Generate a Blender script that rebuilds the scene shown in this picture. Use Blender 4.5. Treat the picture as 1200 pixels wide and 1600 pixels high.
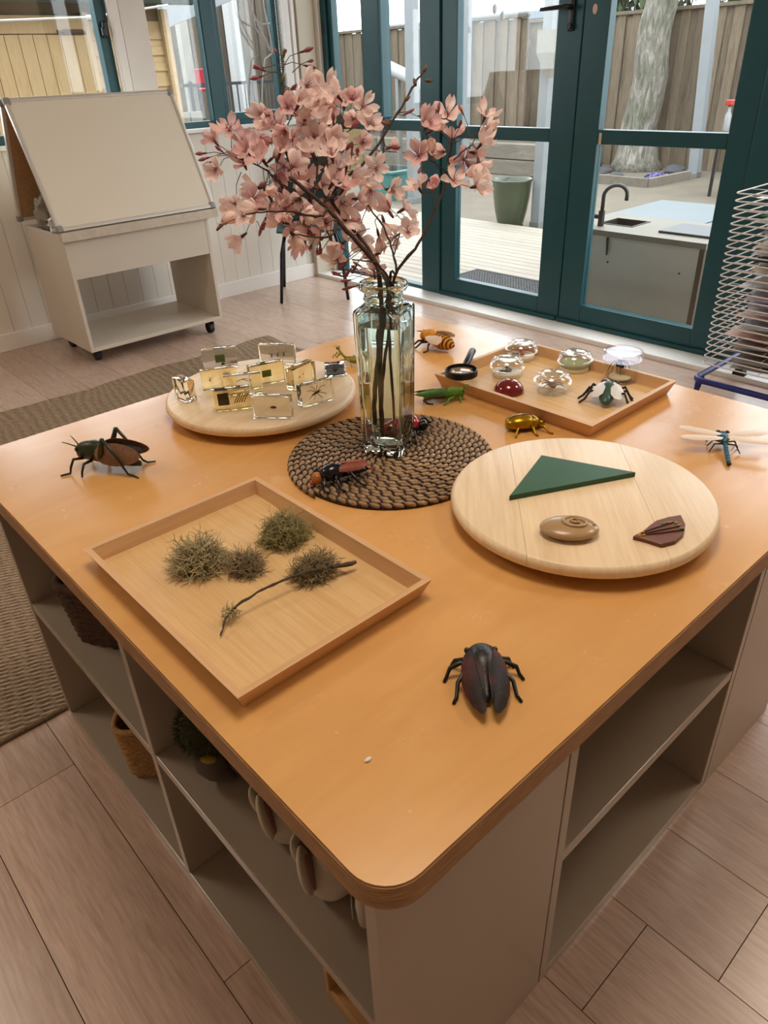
import bpy, bmesh, math, random
from mathutils import Vector, Matrix, Euler, noise
PI = math.pi
random.seed(7)
for _o in list(bpy.data.objects): bpy.data.objects.remove(_o, do_unlink=True)
SC = bpy.context.scene
COL = SC.collection
HT = 0.68            # table top height above the floor

# ---------------------------------------------------------------- camera
def cam_axes(yaw, pitch, roll):
    f = Vector((math.cos(pitch)*math.cos(yaw), math.cos(pitch)*math.sin(yaw), math.sin(pitch)))
    r = f.cross(Vector((0, 0, 1))).normalized(); u = r.cross(f)
    c, s = math.cos(roll), math.sin(roll)
    return c*r+s*u, -s*r+c*u, f
CAM_POS = Vector((-0.21151, -0.26410, 1.26973))
CAM_F = 1132.87                       # focal length in pixels of the 1200 x 1600 frame
CR, CU, CF = cam_axes(math.radians(48.7847), math.radians(-31.4351), math.radians(-2.5434))
cd = bpy.data.cameras.new('camera'); cam = bpy.data.objects.new('camera', cd); COL.objects.link(cam)
cam.matrix_world = Matrix(((CR.x, CU.x, -CF.x, CAM_POS.x), (CR.y, CU.y, -CF.y, CAM_POS.y), (CR.z, CU.z, -CF.z, CAM_POS.z), (0, 0, 0, 1)))
cd.sensor_fit = 'VERTICAL'; cd.sensor_height = 36.0; cd.lens = CAM_F/1600*36.0
cd.clip_start = 0.02; cd.clip_end = 200
SC.camera = cam
def pix_ray(x, y): return (CF+CR*((x-600)/CAM_F)+CU*((800-y)/CAM_F))
def on_z(x, y, z):
    d = pix_ray(x, y); return CAM_POS+d*((z-CAM_POS.z)/d.z)
def on_x(x, y, v):
    d = pix_ray(x, y); return CAM_POS+d*((v-CAM_POS.x)/d.x)
def on_y(x, y, v):
    d = pix_ray(x, y); return CAM_POS+d*((v-CAM_POS.y)/d.y)
def at_depth(x, y, t):                # point on the pixel's ray at depth t along the view axis
    return CAM_POS+pix_ray(x, y)*t
def tt(x, y, h=0.0):                  # pixel -> point at height h above the table top
    return on_z(x, y, HT+h)

# ---------------------------------------------------------------- world, light, exposure
W = bpy.data.worlds.new('overcast_sky'); SC.world = W; W.use_nodes = True
_b = W.node_tree.nodes['Background']; _b.inputs[0].default_value = (0.90, 0.95, 1.0, 1); _b.inputs[1].default_value = 4.8
SC.view_settings.view_transform = 'Standard'; SC.view_settings.look = 'None'
SC.view_settings.gamma = 1.0; SC.view_settings.use_curve_mapping = False
SC.view_settings.exposure = 0.28
SC.cycles.use_denoising = True
SC.cycles.max_bounces = 14; SC.cycles.transmission_bounces = 12; SC.cycles.transparent_max_bounces = 24
SC.cycles.diffuse_bounces = 5; SC.cycles.glossy_bounces = 5
SC.cycles.caustics_reflective = False; SC.cycles.caustics_refractive = True; SC.cycles.blur_glossy = 0.8
SC.cycles.sample_clamp_indirect = 6.0
LAMP_POWER = 14.0; LAMP_COL = (1.0, 0.86, 0.70)

# ---------------------------------------------------------------- mesh builder
class MB:
    def __init__(s): s.v = []; s.f = []; s.mi = []; s.cur = 0
    def add(s, vs, fs):
        o = len(s.v); s.v += [Vector(q) for q in vs]
        for f in fs: s.f.append([o+i for i in f]); s.mi.append(s.cur)
        return s
    def box(s, c, d, rz=0, M=None):
        x, y, z = d[0]/2, d[1]/2, d[2]/2
        R = M if M is not None else Matrix.Rotation(rz, 3, 'Z')
        vs = [R @ Vector((a*x, b*y, e*z))+Vector(c) for e in (-1, 1) for a, b in ((-1, -1), (1, -1), (1, 1), (-1, 1))]
        return s.add(vs, [(3, 2, 1, 0), (4, 5, 6, 7), (0, 1, 5, 4), (1, 2, 6, 5), (2, 3, 7, 6), (3, 0, 4, 7)])
    def bb(s, a, b):                   # box from min corner to max corner
        a, b = Vector(a), Vector(b); return s.box((a+b)/2, (b-a))
    def cbox(s, c, d, bev, M=None):    # chamfered box
        x, y, z = d[0]/2, d[1]/2, d[2]/2; e = min(bev, x*.9, y*.9, z*.9)
        R = M if M is not None else Matrix.Identity(3)
        bm = bmesh.new(); bmesh.ops.create_cube(bm, size=1)
        for v in bm.verts: v.co = Vector((v.co.x*2*x, v.co.y*2*y, v.co.z*2*z))
        bmesh.ops.bevel(bm, geom=list(bm.edges), offset=e, segments=2, profile=.6, affect='EDGES')
        bm.verts.ensure_lookup_table()
        s.add([R @ v.co+Vector(c) for v in bm.verts], [[v.index for v in f.verts] for f in bm.faces]); bm.free(); return s
    def tube(s, path, r, n=8, caps=True, closed=False):
        P = [Vector(p) for p in path]; m = len(P)
        rr = r if hasattr(r, '__len__') else [r]*m
        up = None; vs = []
        for i in range(m):
            a = P[i-1] if (i > 0 or closed) else P[i]; b = P[(i+1) % m] if (i < m-1 or closed) else P[i]
            t = (b-a); t = t.normalized() if t.length > 1e-9 else Vector((0, 0, 1))
            if up is None:
                up = Vector((0, 0, 1)) if abs(t.z) < .9 else Vector((1, 0, 0))
            u = up-t*up.dot(t)
            if u.length < 1e-6: u = t.orthogonal()
            u.normalize(); up = u; w = t.cross(u)
            for k in range(n):
                q = 2*PI*k/n; vs.append(P[i]+(u*math.cos(q)+w*math.sin(q))*rr[i])
        fs = []
        for i in range(m if closed else m-1):
            j = (i+1) % m
            for k in range(n): fs.append((i*n+k, i*n+(k+1) % n, j*n+(k+1) % n, j*n+k))
        if caps and not closed:
            fs.append(tuple(range(n-1, -1, -1))); fs.append(tuple((m-1)*n+k for k in range(n)))
        return s.add(vs, fs)
    def cyl(s, p0, p1, r0, r1=None, n=12): return s.tube([p0, p1], [r0, r0 if r1 is None else r1], n)
    def lathe(s, prof, n=32, c=(0, 0, 0), closed=False, M=None):   # prof [(r,z)...]
        c = Vector(c); m = len(prof); vs = []; R = M if M is not None else Matrix.Identity(3)
        for r, z in prof:
            for k in range(n):
                q = 2*PI*k/n; vs.append(R @ Vector((r*math.cos(q), r*math.sin(q), z))+c)
        fs = []
        for i in range(m if closed else m-1):
            j = (i+1) % m
            for k in range(n): fs.append((i*n+k, i*n+(k+1) % n, j*n+(k+1) % n, j*n+k))
        if not closed:
            if prof[0][0] > 1e-5: fs.append(tuple(range(n-1, -1, -1)))
            if prof[-1][0] > 1e-5: fs.append(tuple((m-1)*n+k for k in range(n)))
        return s.add(vs, fs)
    def ell(s, c, r, M=None, nu=16, nv=10, fn=None):
        R = M if M is not None else Matrix.Identity(3); c = Vector(c); vs = []
        for i in range(nv+1):
            th = PI*i/nv
            for k in range(nu):
                q = 2*PI*k/nu; d = Vector((math.sin(th)*math.cos(q), math.sin(th)*math.sin(q), math.cos(th)))
                g = fn(d) if fn else 1.0
                vs.append(R @ Vector((d.x*r[0]*g, d.y*r[1]*g, d.z*r[2]*g))+c)
        fs = []
        for i in range(nv):
            for k in range(nu): fs.append((i*nu+k, (i+1)*nu+k, (i+1)*nu+(k+1) % nu, i*nu+(k+1) % nu))
        return s.add(vs, fs)
    def prism(s, poly, z0, z1, M=None, c=(0, 0, 0)):
        n = len(poly); R = M if M is not None else Matrix.Identity(3); c = Vector(c)
        vs = [R @ Vector((x, y, z0))+c for x, y in poly]+[R @ Vector((x, y, z1))+c for x, y in poly]
        fs = [tuple(range(n-1, -1, -1)), tuple(range(n, 2*n))]+[(i, (i+1) % n, n+(i+1) % n, n+i) for i in range(n)]
        return s.add(vs, fs)
    def loft(s, rings, caps=True):
        n = len(rings[0]); vs = [q for r in rings for q in r]; fs = []
        for i in range(len(rings)-1):
            for k in range(n): fs.append((i*n+k, i*n+(k+1) % n, (i+1)*n+(k+1) % n, (i+1)*n+k))
        if caps: fs.append(tuple(range(n-1, -1, -1))); fs.append(tuple((len(rings)-1)*n+k for k in range(n)))
        return s.add(vs, fs)
    def xf(s, M):
        s.v = [M @ q for q in s.v]; return s
    def mesh(s, name, mats, smooth=False, weld=0):
        me = bpy.data.meshes.new(name); me.from_pydata([tuple(q) for q in s.v], [], s.f); me.update()
        for m in (mats if isinstance(mats, (list, tuple)) else [mats]): me.materials.append(m)
        if max(s.mi or [0]) > 0: me.polygons.foreach_set('material_index', s.mi)
        if weld:
            bm = bmesh.new(); bm.from_mesh(me); bmesh.ops.remove_doubles(bm, verts=bm.verts, dist=weld); bmesh.ops.recalc_face_normals(bm, faces=bm.faces); bm.to_mesh(me); bm.free()
        if smooth:
            me.polygons.foreach_set('use_smooth', [True]*len(me.polygons))
            if smooth is not True:
                try: me.set_sharp_from_angle(angle=math.radians(smooth))
                except Exception: pass
        return me

def link(name, me, parent=None, loc=None, rz=None):
    o = bpy.data.objects.new(name, me); COL.objects.link(o)
    if parent is not None: o.parent = parent
    if loc is not None: o.location = loc
    if rz is not None: o.rotation_euler = (0, 0, rz)
    return o
def tag(o, label, cat, group=None, kind=None):
    o['label'] = label; o['category'] = cat
    if group: o['group'] = group
    if kind: o['kind'] = kind
    return o
def part(name, mb, mat, parent, smooth=False, weld=0, loc=None, rz=None, label=None):
    o = link(name, mb.mesh(name, mat, smooth, weld), parent, loc, rz)
    if label: o['label'] = label
    return o
def thing(name, label, cat, loc=(0, 0, 0), rz=0, group=None):
    o = bpy.data.objects.new(name, None); COL.objects.link(o); o.location = loc; o.rotation_euler = (0, 0, rz)
    o.empty_display_size = .02
    return tag(o, label, cat, group)
def solo(name, mb, mat, label, cat, group=None, smooth=False, weld=0, loc=None, rz=None):
    return tag(part(name, mb, mat, None, smooth, weld, loc, rz), label, cat, group)
def struct(name, mb, mat, parent=None, smooth=False, loc=None):
    o = part(name, mb, mat, parent, smooth, 0, loc)
    if parent is None: o['kind'] = 'structure'
    return o
def empty_struct(name, loc=(0, 0, 0)):
    o = bpy.data.objects.new(name, None); COL.objects.link(o); o.location = loc; o['kind'] = 'structure'; return o

# ---------------------------------------------------------------- materials
def lin(h):
    if not isinstance(h, str): return tuple(h)[:3]
    h = h.lstrip('#'); c = [int(h[i:i+2], 16)/255 for i in (0, 2, 4)]
    return tuple(x/12.92 if x <= .04045 else ((x+.055)/1.055)**2.4 for x in c)
MATS = {}
class N:
    def __init__(s, name):
        s.m = bpy.data.materials.new(name); s.m.use_nodes = True; s.t = s.m.node_tree; s.nt = s.t.nodes
        s.b = s.nt['Principled BSDF']; s.out = s.nt['Material Output']
    def n(s, t, **kw):
        q = s.nt.new(t)
        for k, v in kw.items():
            if k in q.inputs.keys() if isinstance(k, str) else False: q.inputs[k].default_value = v
            else: setattr(q, k, v)
        return q
    def l(s, a, b): s.t.links.new(a, b)
    def val(s, name, v):
        if name in s.b.inputs: s.b.inputs[name].default_value = v
    def coords(s, scale=(1, 1, 1), rot=(0, 0, 0), kind='Object'):
        tc = s.n('ShaderNodeTexCoord'); mp = s.n('ShaderNodeMapping'); mp.inputs['Scale'].default_value = scale; mp.inputs['Rotation'].default_value = rot
        s.l(tc.outputs[kind], mp.inputs['Vector']); return mp.outputs['Vector']
    def noise(s, vec, scale=5, detail=4, rough=.5, dist=0):
        q = s.n('ShaderNodeTexNoise'); q.inputs['Scale'].default_value = scale; q.inputs['Detail'].default_value = detail
        q.inputs['Roughness'].default_value = rough; q.inputs['Distortion'].default_value = dist
        if vec is not None: s.l(vec, q.inputs['Vector'])
        return q.outputs['Fac']
    def ramp(s, fac, stops):
        q = s.n('ShaderNodeValToRGB'); e = q.color_ramp.elements
        while len(e) < len(stops): e.new(.5)
        for i, (p, c) in enumerate(stops): e[i].position = p; e[i].color = (*lin(c), 1)
        s.l(fac, q.inputs['Fac']); return q.outputs['Color']
    def mix(s, a, b, fac, mode='MIX'):
        q = s.n('ShaderNodeMix'); q.data_type = 'RGBA'; q.blend_type = mode
        for v, i in ((fac, 0), (a, 6), (b, 7)):
            if hasattr(v, 'links') or hasattr(v, 'is_linked'): s.l(v, q.inputs[i])
            elif i == 0: q.inputs[0].default_value = v
            else: q.inputs[i].default_value = (*lin(v), 1)
        return q.outputs[2]
    def col(s, sock): s.l(sock, s.b.inputs['Base Color'])
    def bump(s, h, strength=.3, dist=.002):
        q = s.n('ShaderNodeBump'); q.inputs['Strength'].default_value = strength; q.inputs['Distance'].default_value = dist
        s.l(h, q.inputs['Height']); s.l(q.outputs['Normal'], s.b.inputs['Normal'])
def plain(name, col, rough=.5, metal=0, var=0, vscale=30, bump=0, bscale=200, spec=.5, coat=0, trans=0, ior=1.45, sss=0, randobj=0):
    if name in MATS: return MATS[name]
    m = N(name); c = lin(col)
    m.val('Base Color', (*c, 1)); m.val('Roughness', rough); m.val('Metallic', metal); m.val('Specular IOR Level', spec); m.val('Coat Weight', coat)
    m.val('Transmission Weight', trans); m.val('IOR', ior)
    if sss: m.val('Subsurface Weight', sss); m.val('Subsurface Radius', (.01, .006, .004))
    src = None
    if var:
        f = m.noise(m.coords(), vscale, 5)
        src = m.ramp(f, [(.3, tuple(max(0, x*(1-var)) for x in c)), (.7, tuple(min(1, x*(1+var)) for x in c))])
    if randobj:
        oi = m.n('ShaderNodeObjectInfo'); hs = m.n('ShaderNodeHueSaturation')
        mr = m.n('ShaderNodeMapRange'); mr.inputs['To Min'].default_value = 1-randobj; mr.inputs['To Max'].default_value = 1+randobj
        m.l(oi.outputs['Random'], mr.inputs['Value']); m.l(mr.outputs['Result'], hs.inputs['Value'])
        if src: m.l(src, hs.inputs['Color'])
        else: hs.inputs['Color'].default_value = (*c, 1)
        src = hs.outputs['Color']
    if src: m.col(src)
    if bump: m.bump(m.noise(m.coords(), bscale, 3), bump, .002)
    MATS[name] = m.m; return m.m
def wood(name, c1, c2, scale=(3, 40, 40), rough=.4, det=6, dist=1.2, coat=0, randobj=.08, bump=.05, fine=.35, rot=(0, 0, 0), c3=None, spec=.5, kind='Object'):
    # stretched-noise grain running along the axis with the small scale
    if name in MATS: return MATS[name]
    m = N(name); oi = m.n('ShaderNodeObjectInfo'); vec = m.coords(scale, rot, kind)
    add = m.n('ShaderNodeVectorMath', operation='ADD'); mul = m.n('ShaderNodeVectorMath', operation='SCALE'); mul.inputs['Scale'].default_value = 37.0
    cmb = m.n('ShaderNodeCombineXYZ'); 
    for i in range(3): m.l(oi.outputs['Random'], cmb.inputs[i])
    m.l(cmb.outputs[0], mul.inputs[0]); m.l(vec, add.inputs[0]); m.l(mul.outputs[0], add.inputs[1])
    f = m.noise(add.outputs[0], 1.0, det, .6, dist); f2 = m.noise(add.outputs[0], 6.0, 3, .6, 0)
    stops = [(.3, c1), (.7, c2)] if c3 is None else [(.25, c1), (.5, c2), (.75, c3)]
    a = m.ramp(f, stops); b = m.ramp(f2, [(.35, c1), (.65, c2)])
    x = m.mix(a, b, fine)
    hs = m.n('ShaderNodeHueSaturation'); mr = m.n('ShaderNodeMapRange'); mr.inputs['To Min'].default_value = 1-randobj; mr.inputs['To Max'].default_value = 1+randobj
    m.l(oi.outputs['Random'], mr.inputs['Value']); m.l(mr.outputs['Result'], hs.inputs['Value']); m.l(x, hs.inputs['Color']); m.col(hs.outputs['Color'])
    m.val('Roughness', rough); m.val('Coat Weight', coat); m.val('Coat Roughness', .15); m.val('Specular IOR Level', spec)
    if bump: m.bump(f2, bump, .001)
    MATS[name] = m.m; return m.m
def pane_mat(name='window_glass', tint=(.97, .985, .98), refl=.9, base=.035):
    if name in MATS: return MATS[name]
    m = N(name); tr = m.n('ShaderNodeBsdfTransparent'); tr.inputs[0].default_value = (*tint, 1)
    gl = m.n('ShaderNodeBsdfGlossy'); gl.inputs['Roughness'].default_value = .02; gl.inputs[0].default_value = (refl, refl, refl, 1)
    lw = m.n('ShaderNodeLayerWeight'); lw.inputs[0].default_value = .5; mx = m.n('ShaderNodeMixShader')
    pw = m.n('ShaderNodeMath', operation='POWER'); m.l(lw.outputs['Facing'], pw.inputs[0]); pw.inputs[1].default_value = 5.0
    fr = m.n('ShaderNodeMath', operation='MULTIPLY_ADD'); m.l(pw.outputs[0], fr.inputs[0]); fr.inputs[1].default_value = .9; fr.inputs[2].default_value = base
    m.l(fr.outputs[0], mx.inputs[0]); m.l(tr.outputs[0], mx.inputs[1]); m.l(gl.outputs[0], mx.inputs[2]); m.l(mx.outputs[0], m.out.inputs['Surface'])
    MATS[name] = m.m; return m.m
def film(name, col, alpha=.6, rough=.35):
    # milky translucent film: part see-through, part diffuse and translucent
    if name in MATS: return MATS[name]
    m = N(name); m.val('Base Color', (*lin(col), 1)); m.val('Roughness', rough); m.val('Alpha', alpha)
    MATS[name] = m.m; return m.m
def glass(name, col, ior=1.45, rough=0.0):
    if name in MATS: return MATS[name]
    m = N(name); m.val('Base Color', (*lin(col), 1)); m.val('Transmission Weight', 1.0); m.val('Roughness', rough); m.val('IOR', ior)
    MATS[name] = m.m; return m.m
# ================================================================ room shell
M_TEAL = plain('teal_painted_joinery', '#15484f', .35, var=.06, vscale=12)
M_WHITE = plain('white_painted_timber', '#e6e0d8', .5, var=.03, vscale=9)
M_WALL = plain('white_wall_boards', '#e2dbd0', .55, randobj=.02)
M_CEIL = plain('ceiling_white', '#efebe4', .8)
M_TRIM = plain('white_gloss_trim', '#ece8e2', .35)
M_BEIGE = plain('beige_corner_trim', '#cdc2ae', .5)
M_PANE = pane_mat()
M_BLACKMET = plain('black_metal', '#15161a', .35)
X0, X1, Y0, Y1, ZC = -2.6, 3.2, -2.6, 4.1, 2.55

# ---- floor: planks run along Y, 193.5 mm wide
M_PLANK = wood('oak_laminate_plank', '#a68b7b', '#ccb1a0', (26, 2.2, 10), .24, 6, 2.2, randobj=.10, bump=.04, fine=.45, c3='#ba9f8f', spec=.6)
fl_base = MB().bb((X0, Y0, -.12), (X1, Y1, -.004))
floor = struct('floor', fl_base, plain('dark_joint', '#3a2c24', .9))
PW = .1935; x = -.22-PW*13; k = 0; random.seed(11)
fixed = {-1: 1.01, 0: .398, 3: -.153}
plank_cache = {}
while x < X1-.01:
    idx = round((x+.025)/PW)
    off = fixed.get(idx, random.uniform(0, 1.28)); y = off-1.285*6
    while y < Y1:
        ya, yb = max(y, Y0), min(y+1.285, Y1); xa, xb = max(x, X0), min(x+PW, X1)
        if yb-ya > .02 and xb-xa > .02:
            g = .0008
            m = MB().bb((-(xb-xa)/2+g, -(yb-ya)/2+g, -.0038), ((xb-xa)/2-g, (yb-ya)/2-g, 0))
            key = (round(xb-xa, 3), round(yb-ya, 3))
            if key not in plank_cache: plank_cache[key] = m.mesh('floor_plank', M_PLANK)
            link('floor_plank', plank_cache[key], floor, ((xa+xb)/2, (ya+yb)/2, 0))
        y += 1.285
    x += PW
ceiling = struct('ceiling', MB().bb((X0-.15, Y0-.15, ZC), (X1+.15, Y1+.15, ZC+.12)), M_CEIL)

# ---- plain walls behind and beside the camera
struct('wall_back', MB().bb((X0-.12, Y0-.12, -.12), (X0, Y1+.12, ZC)), M_WALL)
struct('wall_right', MB().bb((X0, Y0-.12, -.12), (X1+.12, Y0, ZC)), M_WALL)

# ---- left wall (y = 4.1): boards up to the sills, two window openings
ZS = 1.0; ZW = 2.08
wl = MB()
wl.bb((X0, Y1+.012, -.12), (X1+.12, Y1+.12, ZS-.02))
wl.bb((X0, Y1, ZW), (X1+.12, Y1+.12, ZC))
wl.bb((X0, Y1, ZS-.02), (.55, Y1+.12, ZW))
wl.bb((1.90, Y1, ZS-.02), (2.05, Y1+.12, ZW))
wl.bb((3.04, Y1, ZS-.02), (X1+.12, Y1+.12, ZW))
wall_left = struct('wall_left', wl, M_WALL)
bw = .098; bm_ = MB().cbox((0, 0, 0), (bw-.0012, .012, ZS-.02-.09), .0022).mesh('wall_board', M_WALL)
x = X0+bw/2
while x < X1-.02:
    link('wall_board', bm_, wall_left, (x, Y1+.006, (ZS-.02+.09)/2)); x += bw
struct('baseboard_left', MB().cbox(((X0+X1)/2, Y1-.007, .047), (X1-X0, .016, .094), .004), M_TRIM)
struct('trim_1', MB().cbox(((2.05+3.05)/2-.1, Y1-.01, ZS-.005), (1.36, .05, .022), .004), M_TRIM)        # sill board of the right window
struct('trim_2', MB().cbox((1.2, Y1-.01, ZS-.005), (1.45, .05, .022), .004), M_TRIM)
struct('trim_3', MB().cbox((1.975, Y1-.006, (ZS+ZW)/2), (.15, .022, ZW-ZS), .003), M_WHITE)   # cover board between the windows
t4 = struct('trim_4', MB().cbox((1.872, Y1+.0, (ZS+ZW)/2), (.045, .05, ZW-ZS), .004).cbox((1.848, Y1-.004, (ZS+ZW)/2), (.012, .03, ZW-ZS), .003), M_TRIM)
struct('trim_5', MB().cbox((2.975, Y1-.004, (ZS+ZW)/2), (.045, .04, ZW-ZS), .004).cbox((3.02, Y1-.012, (ZS+ZW)/2), (.03, .04, ZW-ZS), .004), M_TRIM)
struct('trim_6', MB().cbox((3.115, Y1-.02, ZC/2), (.15, .05, ZC), .004), M_BEIGE)

def frame_rect(mb, axis, pos, a0, a1, z0, z1, w, th, wl=None, wr=None, wt=None, wb=None):
    # rectangular frame in the plane axis=pos; a = the horizontal coordinate
    wl = w if wl is None else wl; wr = w if wr is None else wr; wt = w if wt is None else wt; wb = w if wb is None else wb
    def b(aa, ab, za, zb):
        if axis == 'x': mb.cbox((pos, (aa+ab)/2, (za+zb)/2), (th, ab-aa, zb-za), .004)
        else: mb.cbox(((aa+ab)/2, pos, (za+zb)/2), (ab-aa, th, zb-za), .004)
    b(a0, a0+wl, z0, z1); b(a1-wr, a1, z0, z1); b(a0+wl, a1-wr, z0, z0+wb); b(a0+wl, a1-wr, z1-wt, z1)
    return mb
def pane(parent, axis, pos, a0, a1, z0, z1):
    m = MB()
    if axis == 'x': m.bb((pos-.003, a0, z0), (pos+.003, a1, z1))
    else: m.bb((a0, pos-.003, z0), (a1, pos+.003, z1))
    return part('pane', m, M_PANE, parent)

# window 1 (left, behind the whiteboard)
w1 = empty_struct('window_1', (1.2, Y1, ZS))
def under(o, names_):   # keep world placement for parts of an empty that is not at the origin
    pass
w1.location = (0, 0, 0)
part('window_frame', frame_rect(MB(), 'y', Y1+.05, .55, 1.842, ZS, ZW, .05, .06, wr=.06), M_TEAL, w1)
part('mullion', MB().cbox((1.1, Y1+.05, (ZS+ZW)/2), (.07, .06, ZW-ZS-.1), .004), M_TEAL, w1)
pane(w1, 'y', Y1+.05, .6, 1.065, ZS+.05, ZW-.05); pane(w1, 'y', Y1+.05, 1.135, 1.79, ZS+.05, ZW-.05)
part('window_catch', MB().cbox((1.815, Y1+.012, 1.50), (.03, .03, .075), .008).cbox((1.80, Y1+.0, 1.49), (.02, .02, .04), .006), M_BLACKMET, w1)
# window 2 (between the white boards): fixed pane left, sash right
w2 = empty_struct('window_2')
part('window_frame', frame_rect(MB(), 'y', Y1+.06, 2.05, 2.955, ZS, ZW, .03, .06, wl=.012, wr=.03, wb=.04), M_TEAL, w2)
part('mullion', MB().cbox((2.445, Y1+.04, (ZS+ZW)/2), (.10, .05, ZW-ZS-.03), .012), M_TEAL, w2)
part('sash_frame', frame_rect(MB(), 'y', Y1+.045, 2.47, 2.95, ZS+.03, ZW-.03, .042, .04, wl=.05, wr=.05), M_TEAL, w2)
pane(w2, 'y', Y1+.065, 2.06, 2.40, ZS+.04, ZW-.03); pane(w2, 'y', Y1+.05, 2.515, 2.91, ZS+.07, ZW-.07)

# ---- door wall (x = 3.2)
struct('wall_front', MB().bb((X1, Y0, ZW), (X1+.12, Y1, ZC)).bb((X1, Y0, -.12), (X1+.12, -.2, ZW)).bb((X1, 4.085, -.12), (X1+.12, Y1, ZW)), M_WALL)
struct('trim_7', MB().cbox((X1-.075, (4.07-.2)/2, .009), (.16, 4.27, .03), .006), M_TRIM)          # white sill strip along the doors
struct('trim_8', MB().cbox((X1+.02, 4.055, ZC/2), (.09, .06, ZC-.03), .004), M_WHITE)
def leaf(name, y0, y1, gl0, gl1, zb=.135, r0=.916, r1=.979):
    d = empty_struct(name); xx = X1+.03; th = .05
    def st(n, ya, yb, za, zb_): part(n, MB().cbox((xx, (ya+yb)/2, (za+zb_)/2), (th, yb-ya, zb_-za), .004), M_TEAL, d)
    st('stile', y0, gl0, .02, 2.03); st('stile', gl1, y1, .02, 2.03)
    st('bottom_rail', gl0, gl1, .02, zb); st('middle_rail', gl0, gl1, r0, r1); st('top_rail', gl0, gl1, 1.93, 2.03)
    pane(d, 'x', xx+.004, gl0, gl1, zb, r0); pane(d, 'x', xx+.004, gl0, gl1, r1, 1.93)
    return d
d1 = leaf('door_1', 2.0885, 2.985, 2.232, 2.872)
d2 = leaf('door_2', 1.20, 2.0825, 1.308, 1.948)
# glazing bar lines on the door faces
part('weather_bar', MB().cbox((X1-.004, 2.54, .035), (.02, .89, .024), .006), M_TEAL, d1)
part('weather_bar', MB().cbox((X1-.004, 1.645, .035), (.02, .88, .024), .006), M_TEAL, d2)
# handle with long back plate on the left leaf's meeting stile
part('handle_plate', MB().cbox((X1-.0, 2.150, 1.45), (.014, .034, .13), .006).cyl((X1-.002, 2.150, 1.405), (X1-.018, 2.150, 1.405), .011, n=14), M_BLACKMET, d1, 40)
part('handle_lever', MB().tube([(X1-.005, 2.150, 1.48), (X1-.045, 2.150, 1.48), (X1-.052, 2.165, 1.481), (X1-.055, 2.29, 1.478)], [.011, .011, .011, .008], 10), M_BLACKMET, d1, 50)
# fixed light between the doors and the corner
w3 = empty_struct('window_3')
part('post', MB().cbox((X1+.045, 3.07, 1.03), (.10, .155, 2.02), .005), M_TEAL, w3)
part('post', MB().cbox((X1+.04, 4.005, 1.03), (.08, .05, 2.02), .005), M_TEAL, w3)
part('mullion', MB().cbox((X1+.045, 3.565, (1.0+2.05)/2), (.09, .165, 1.05), .014), M_TEAL, w3)
part('middle_rail', MB().cbox((X1+.05, 3.565, .972), (.08, .835, .058), .004), M_TEAL, w3)
part('bottom_rail', MB().cbox((X1+.05, 3.565, .03), (.06, .835, .022), .004), M_TEAL, w3)
part('sash_frame', frame_rect(MB(), 'x', X1+.045, 3.64, 3.985, 1.0, 2.03, .02, .05, wr=.045), M_TEAL, w3)
pane(w3, 'x', X1+.05, 3.147, 3.98, .04, .945); pane(w3, 'x', X1+.05, 3.147, 3.485, 1.0, 2.03); pane(w3, 'x', X1+.05, 3.655, 3.95, 1.01, 2.02)
part('window_catch', MB().cbox((X1+.012, 4.0, 1.50), (.03, .02, .075), .006), M_BLACKMET, w3)
# jamb and glazed panel to the right of the doors
w4 = empty_struct('window_4')
part('post', MB().cbox((X1+.045, 1.13, 1.03), (.10, .135, 2.02), .005), M_TEAL, w4)
part('post', MB().cbox((X1+.045, -.14, 1.03), (.10, .12, 2.02), .005), M_TEAL, w4)
part('mullion', MB().cbox((X1+.045, .5, 1.03), (.09, .10, 2.02), .005), M_TEAL, w4)
part('middle_rail', MB().cbox((X1+.05, .5, .945), (.06, 1.16, .06), .004), M_TEAL, w4)
part('bottom_rail', MB().cbox((X1+.05, .5, .075), (.06, 1.16, .12), .004), M_TEAL, w4)
pane(w4, 'x', X1+.06, -.08, .45, .13, 2.03); pane(w4, 'x', X1+.06, .55, 1.065, .13, 2.03)
struct('trim_9', MB().bb((X1-.0, -.2, 2.03), (X1+.1, 4.03, 2.08)), M_TEAL)

# ---- unseen square ceiling panels, added to fill the room up to outdoor brightness
M_LAMP = N('lamp_diffuser'); M_LAMP.val('Base Color', (1, 1, 1, 1)); M_LAMP.val('Emission Color', (*LAMP_COL, 1)); M_LAMP.val('Emission Strength', 1.0); M_LAMP = M_LAMP.m
def ceiling_fill_lamp(x, y, w, d, label):
    t = thing('ceiling_fill_lamp', label, 'lamp', (x, y, ZC), 0, 'added ceiling fill panels')
    part('housing', frame_rect(MB(), 'x', 0, -d/2, d/2, 0, .02, .02, .02) if False else MB().bb((-w/2-.02, -d/2-.02, -.02), (w/2+.02, d/2+.02, 0)), M_TRIM, t)
    part('diffuser', MB().bb((-w/2, -d/2, -.026), (w/2, d/2, -.0205)), M_LAMP, t)
    ld = bpy.data.lights.new('panel_light', 'AREA'); ld.shape = 'RECTANGLE'; ld.size = w; ld.size_y = d; ld.energy = LAMP_POWER; ld.color = LAMP_COL
    lo = bpy.data.objects.new('panel_light', ld); COL.objects.link(lo); lo.parent = t; lo.location = (0, 0, -.03)
for (lx, ly), lamp_label in zip(((.45, .42), (2.3, -.4), (-.9, 2.4)), ('added square ceiling panel for warm overhead light above the display table', 'added square ceiling fill light panel beside the glass doors', 'added square ceiling fill light panel above the jute rug')): ceiling_fill_lamp(lx, ly, .6, .6, lamp_label)  # table panel follows the warm overhead glow, the other two are added fill
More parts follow.
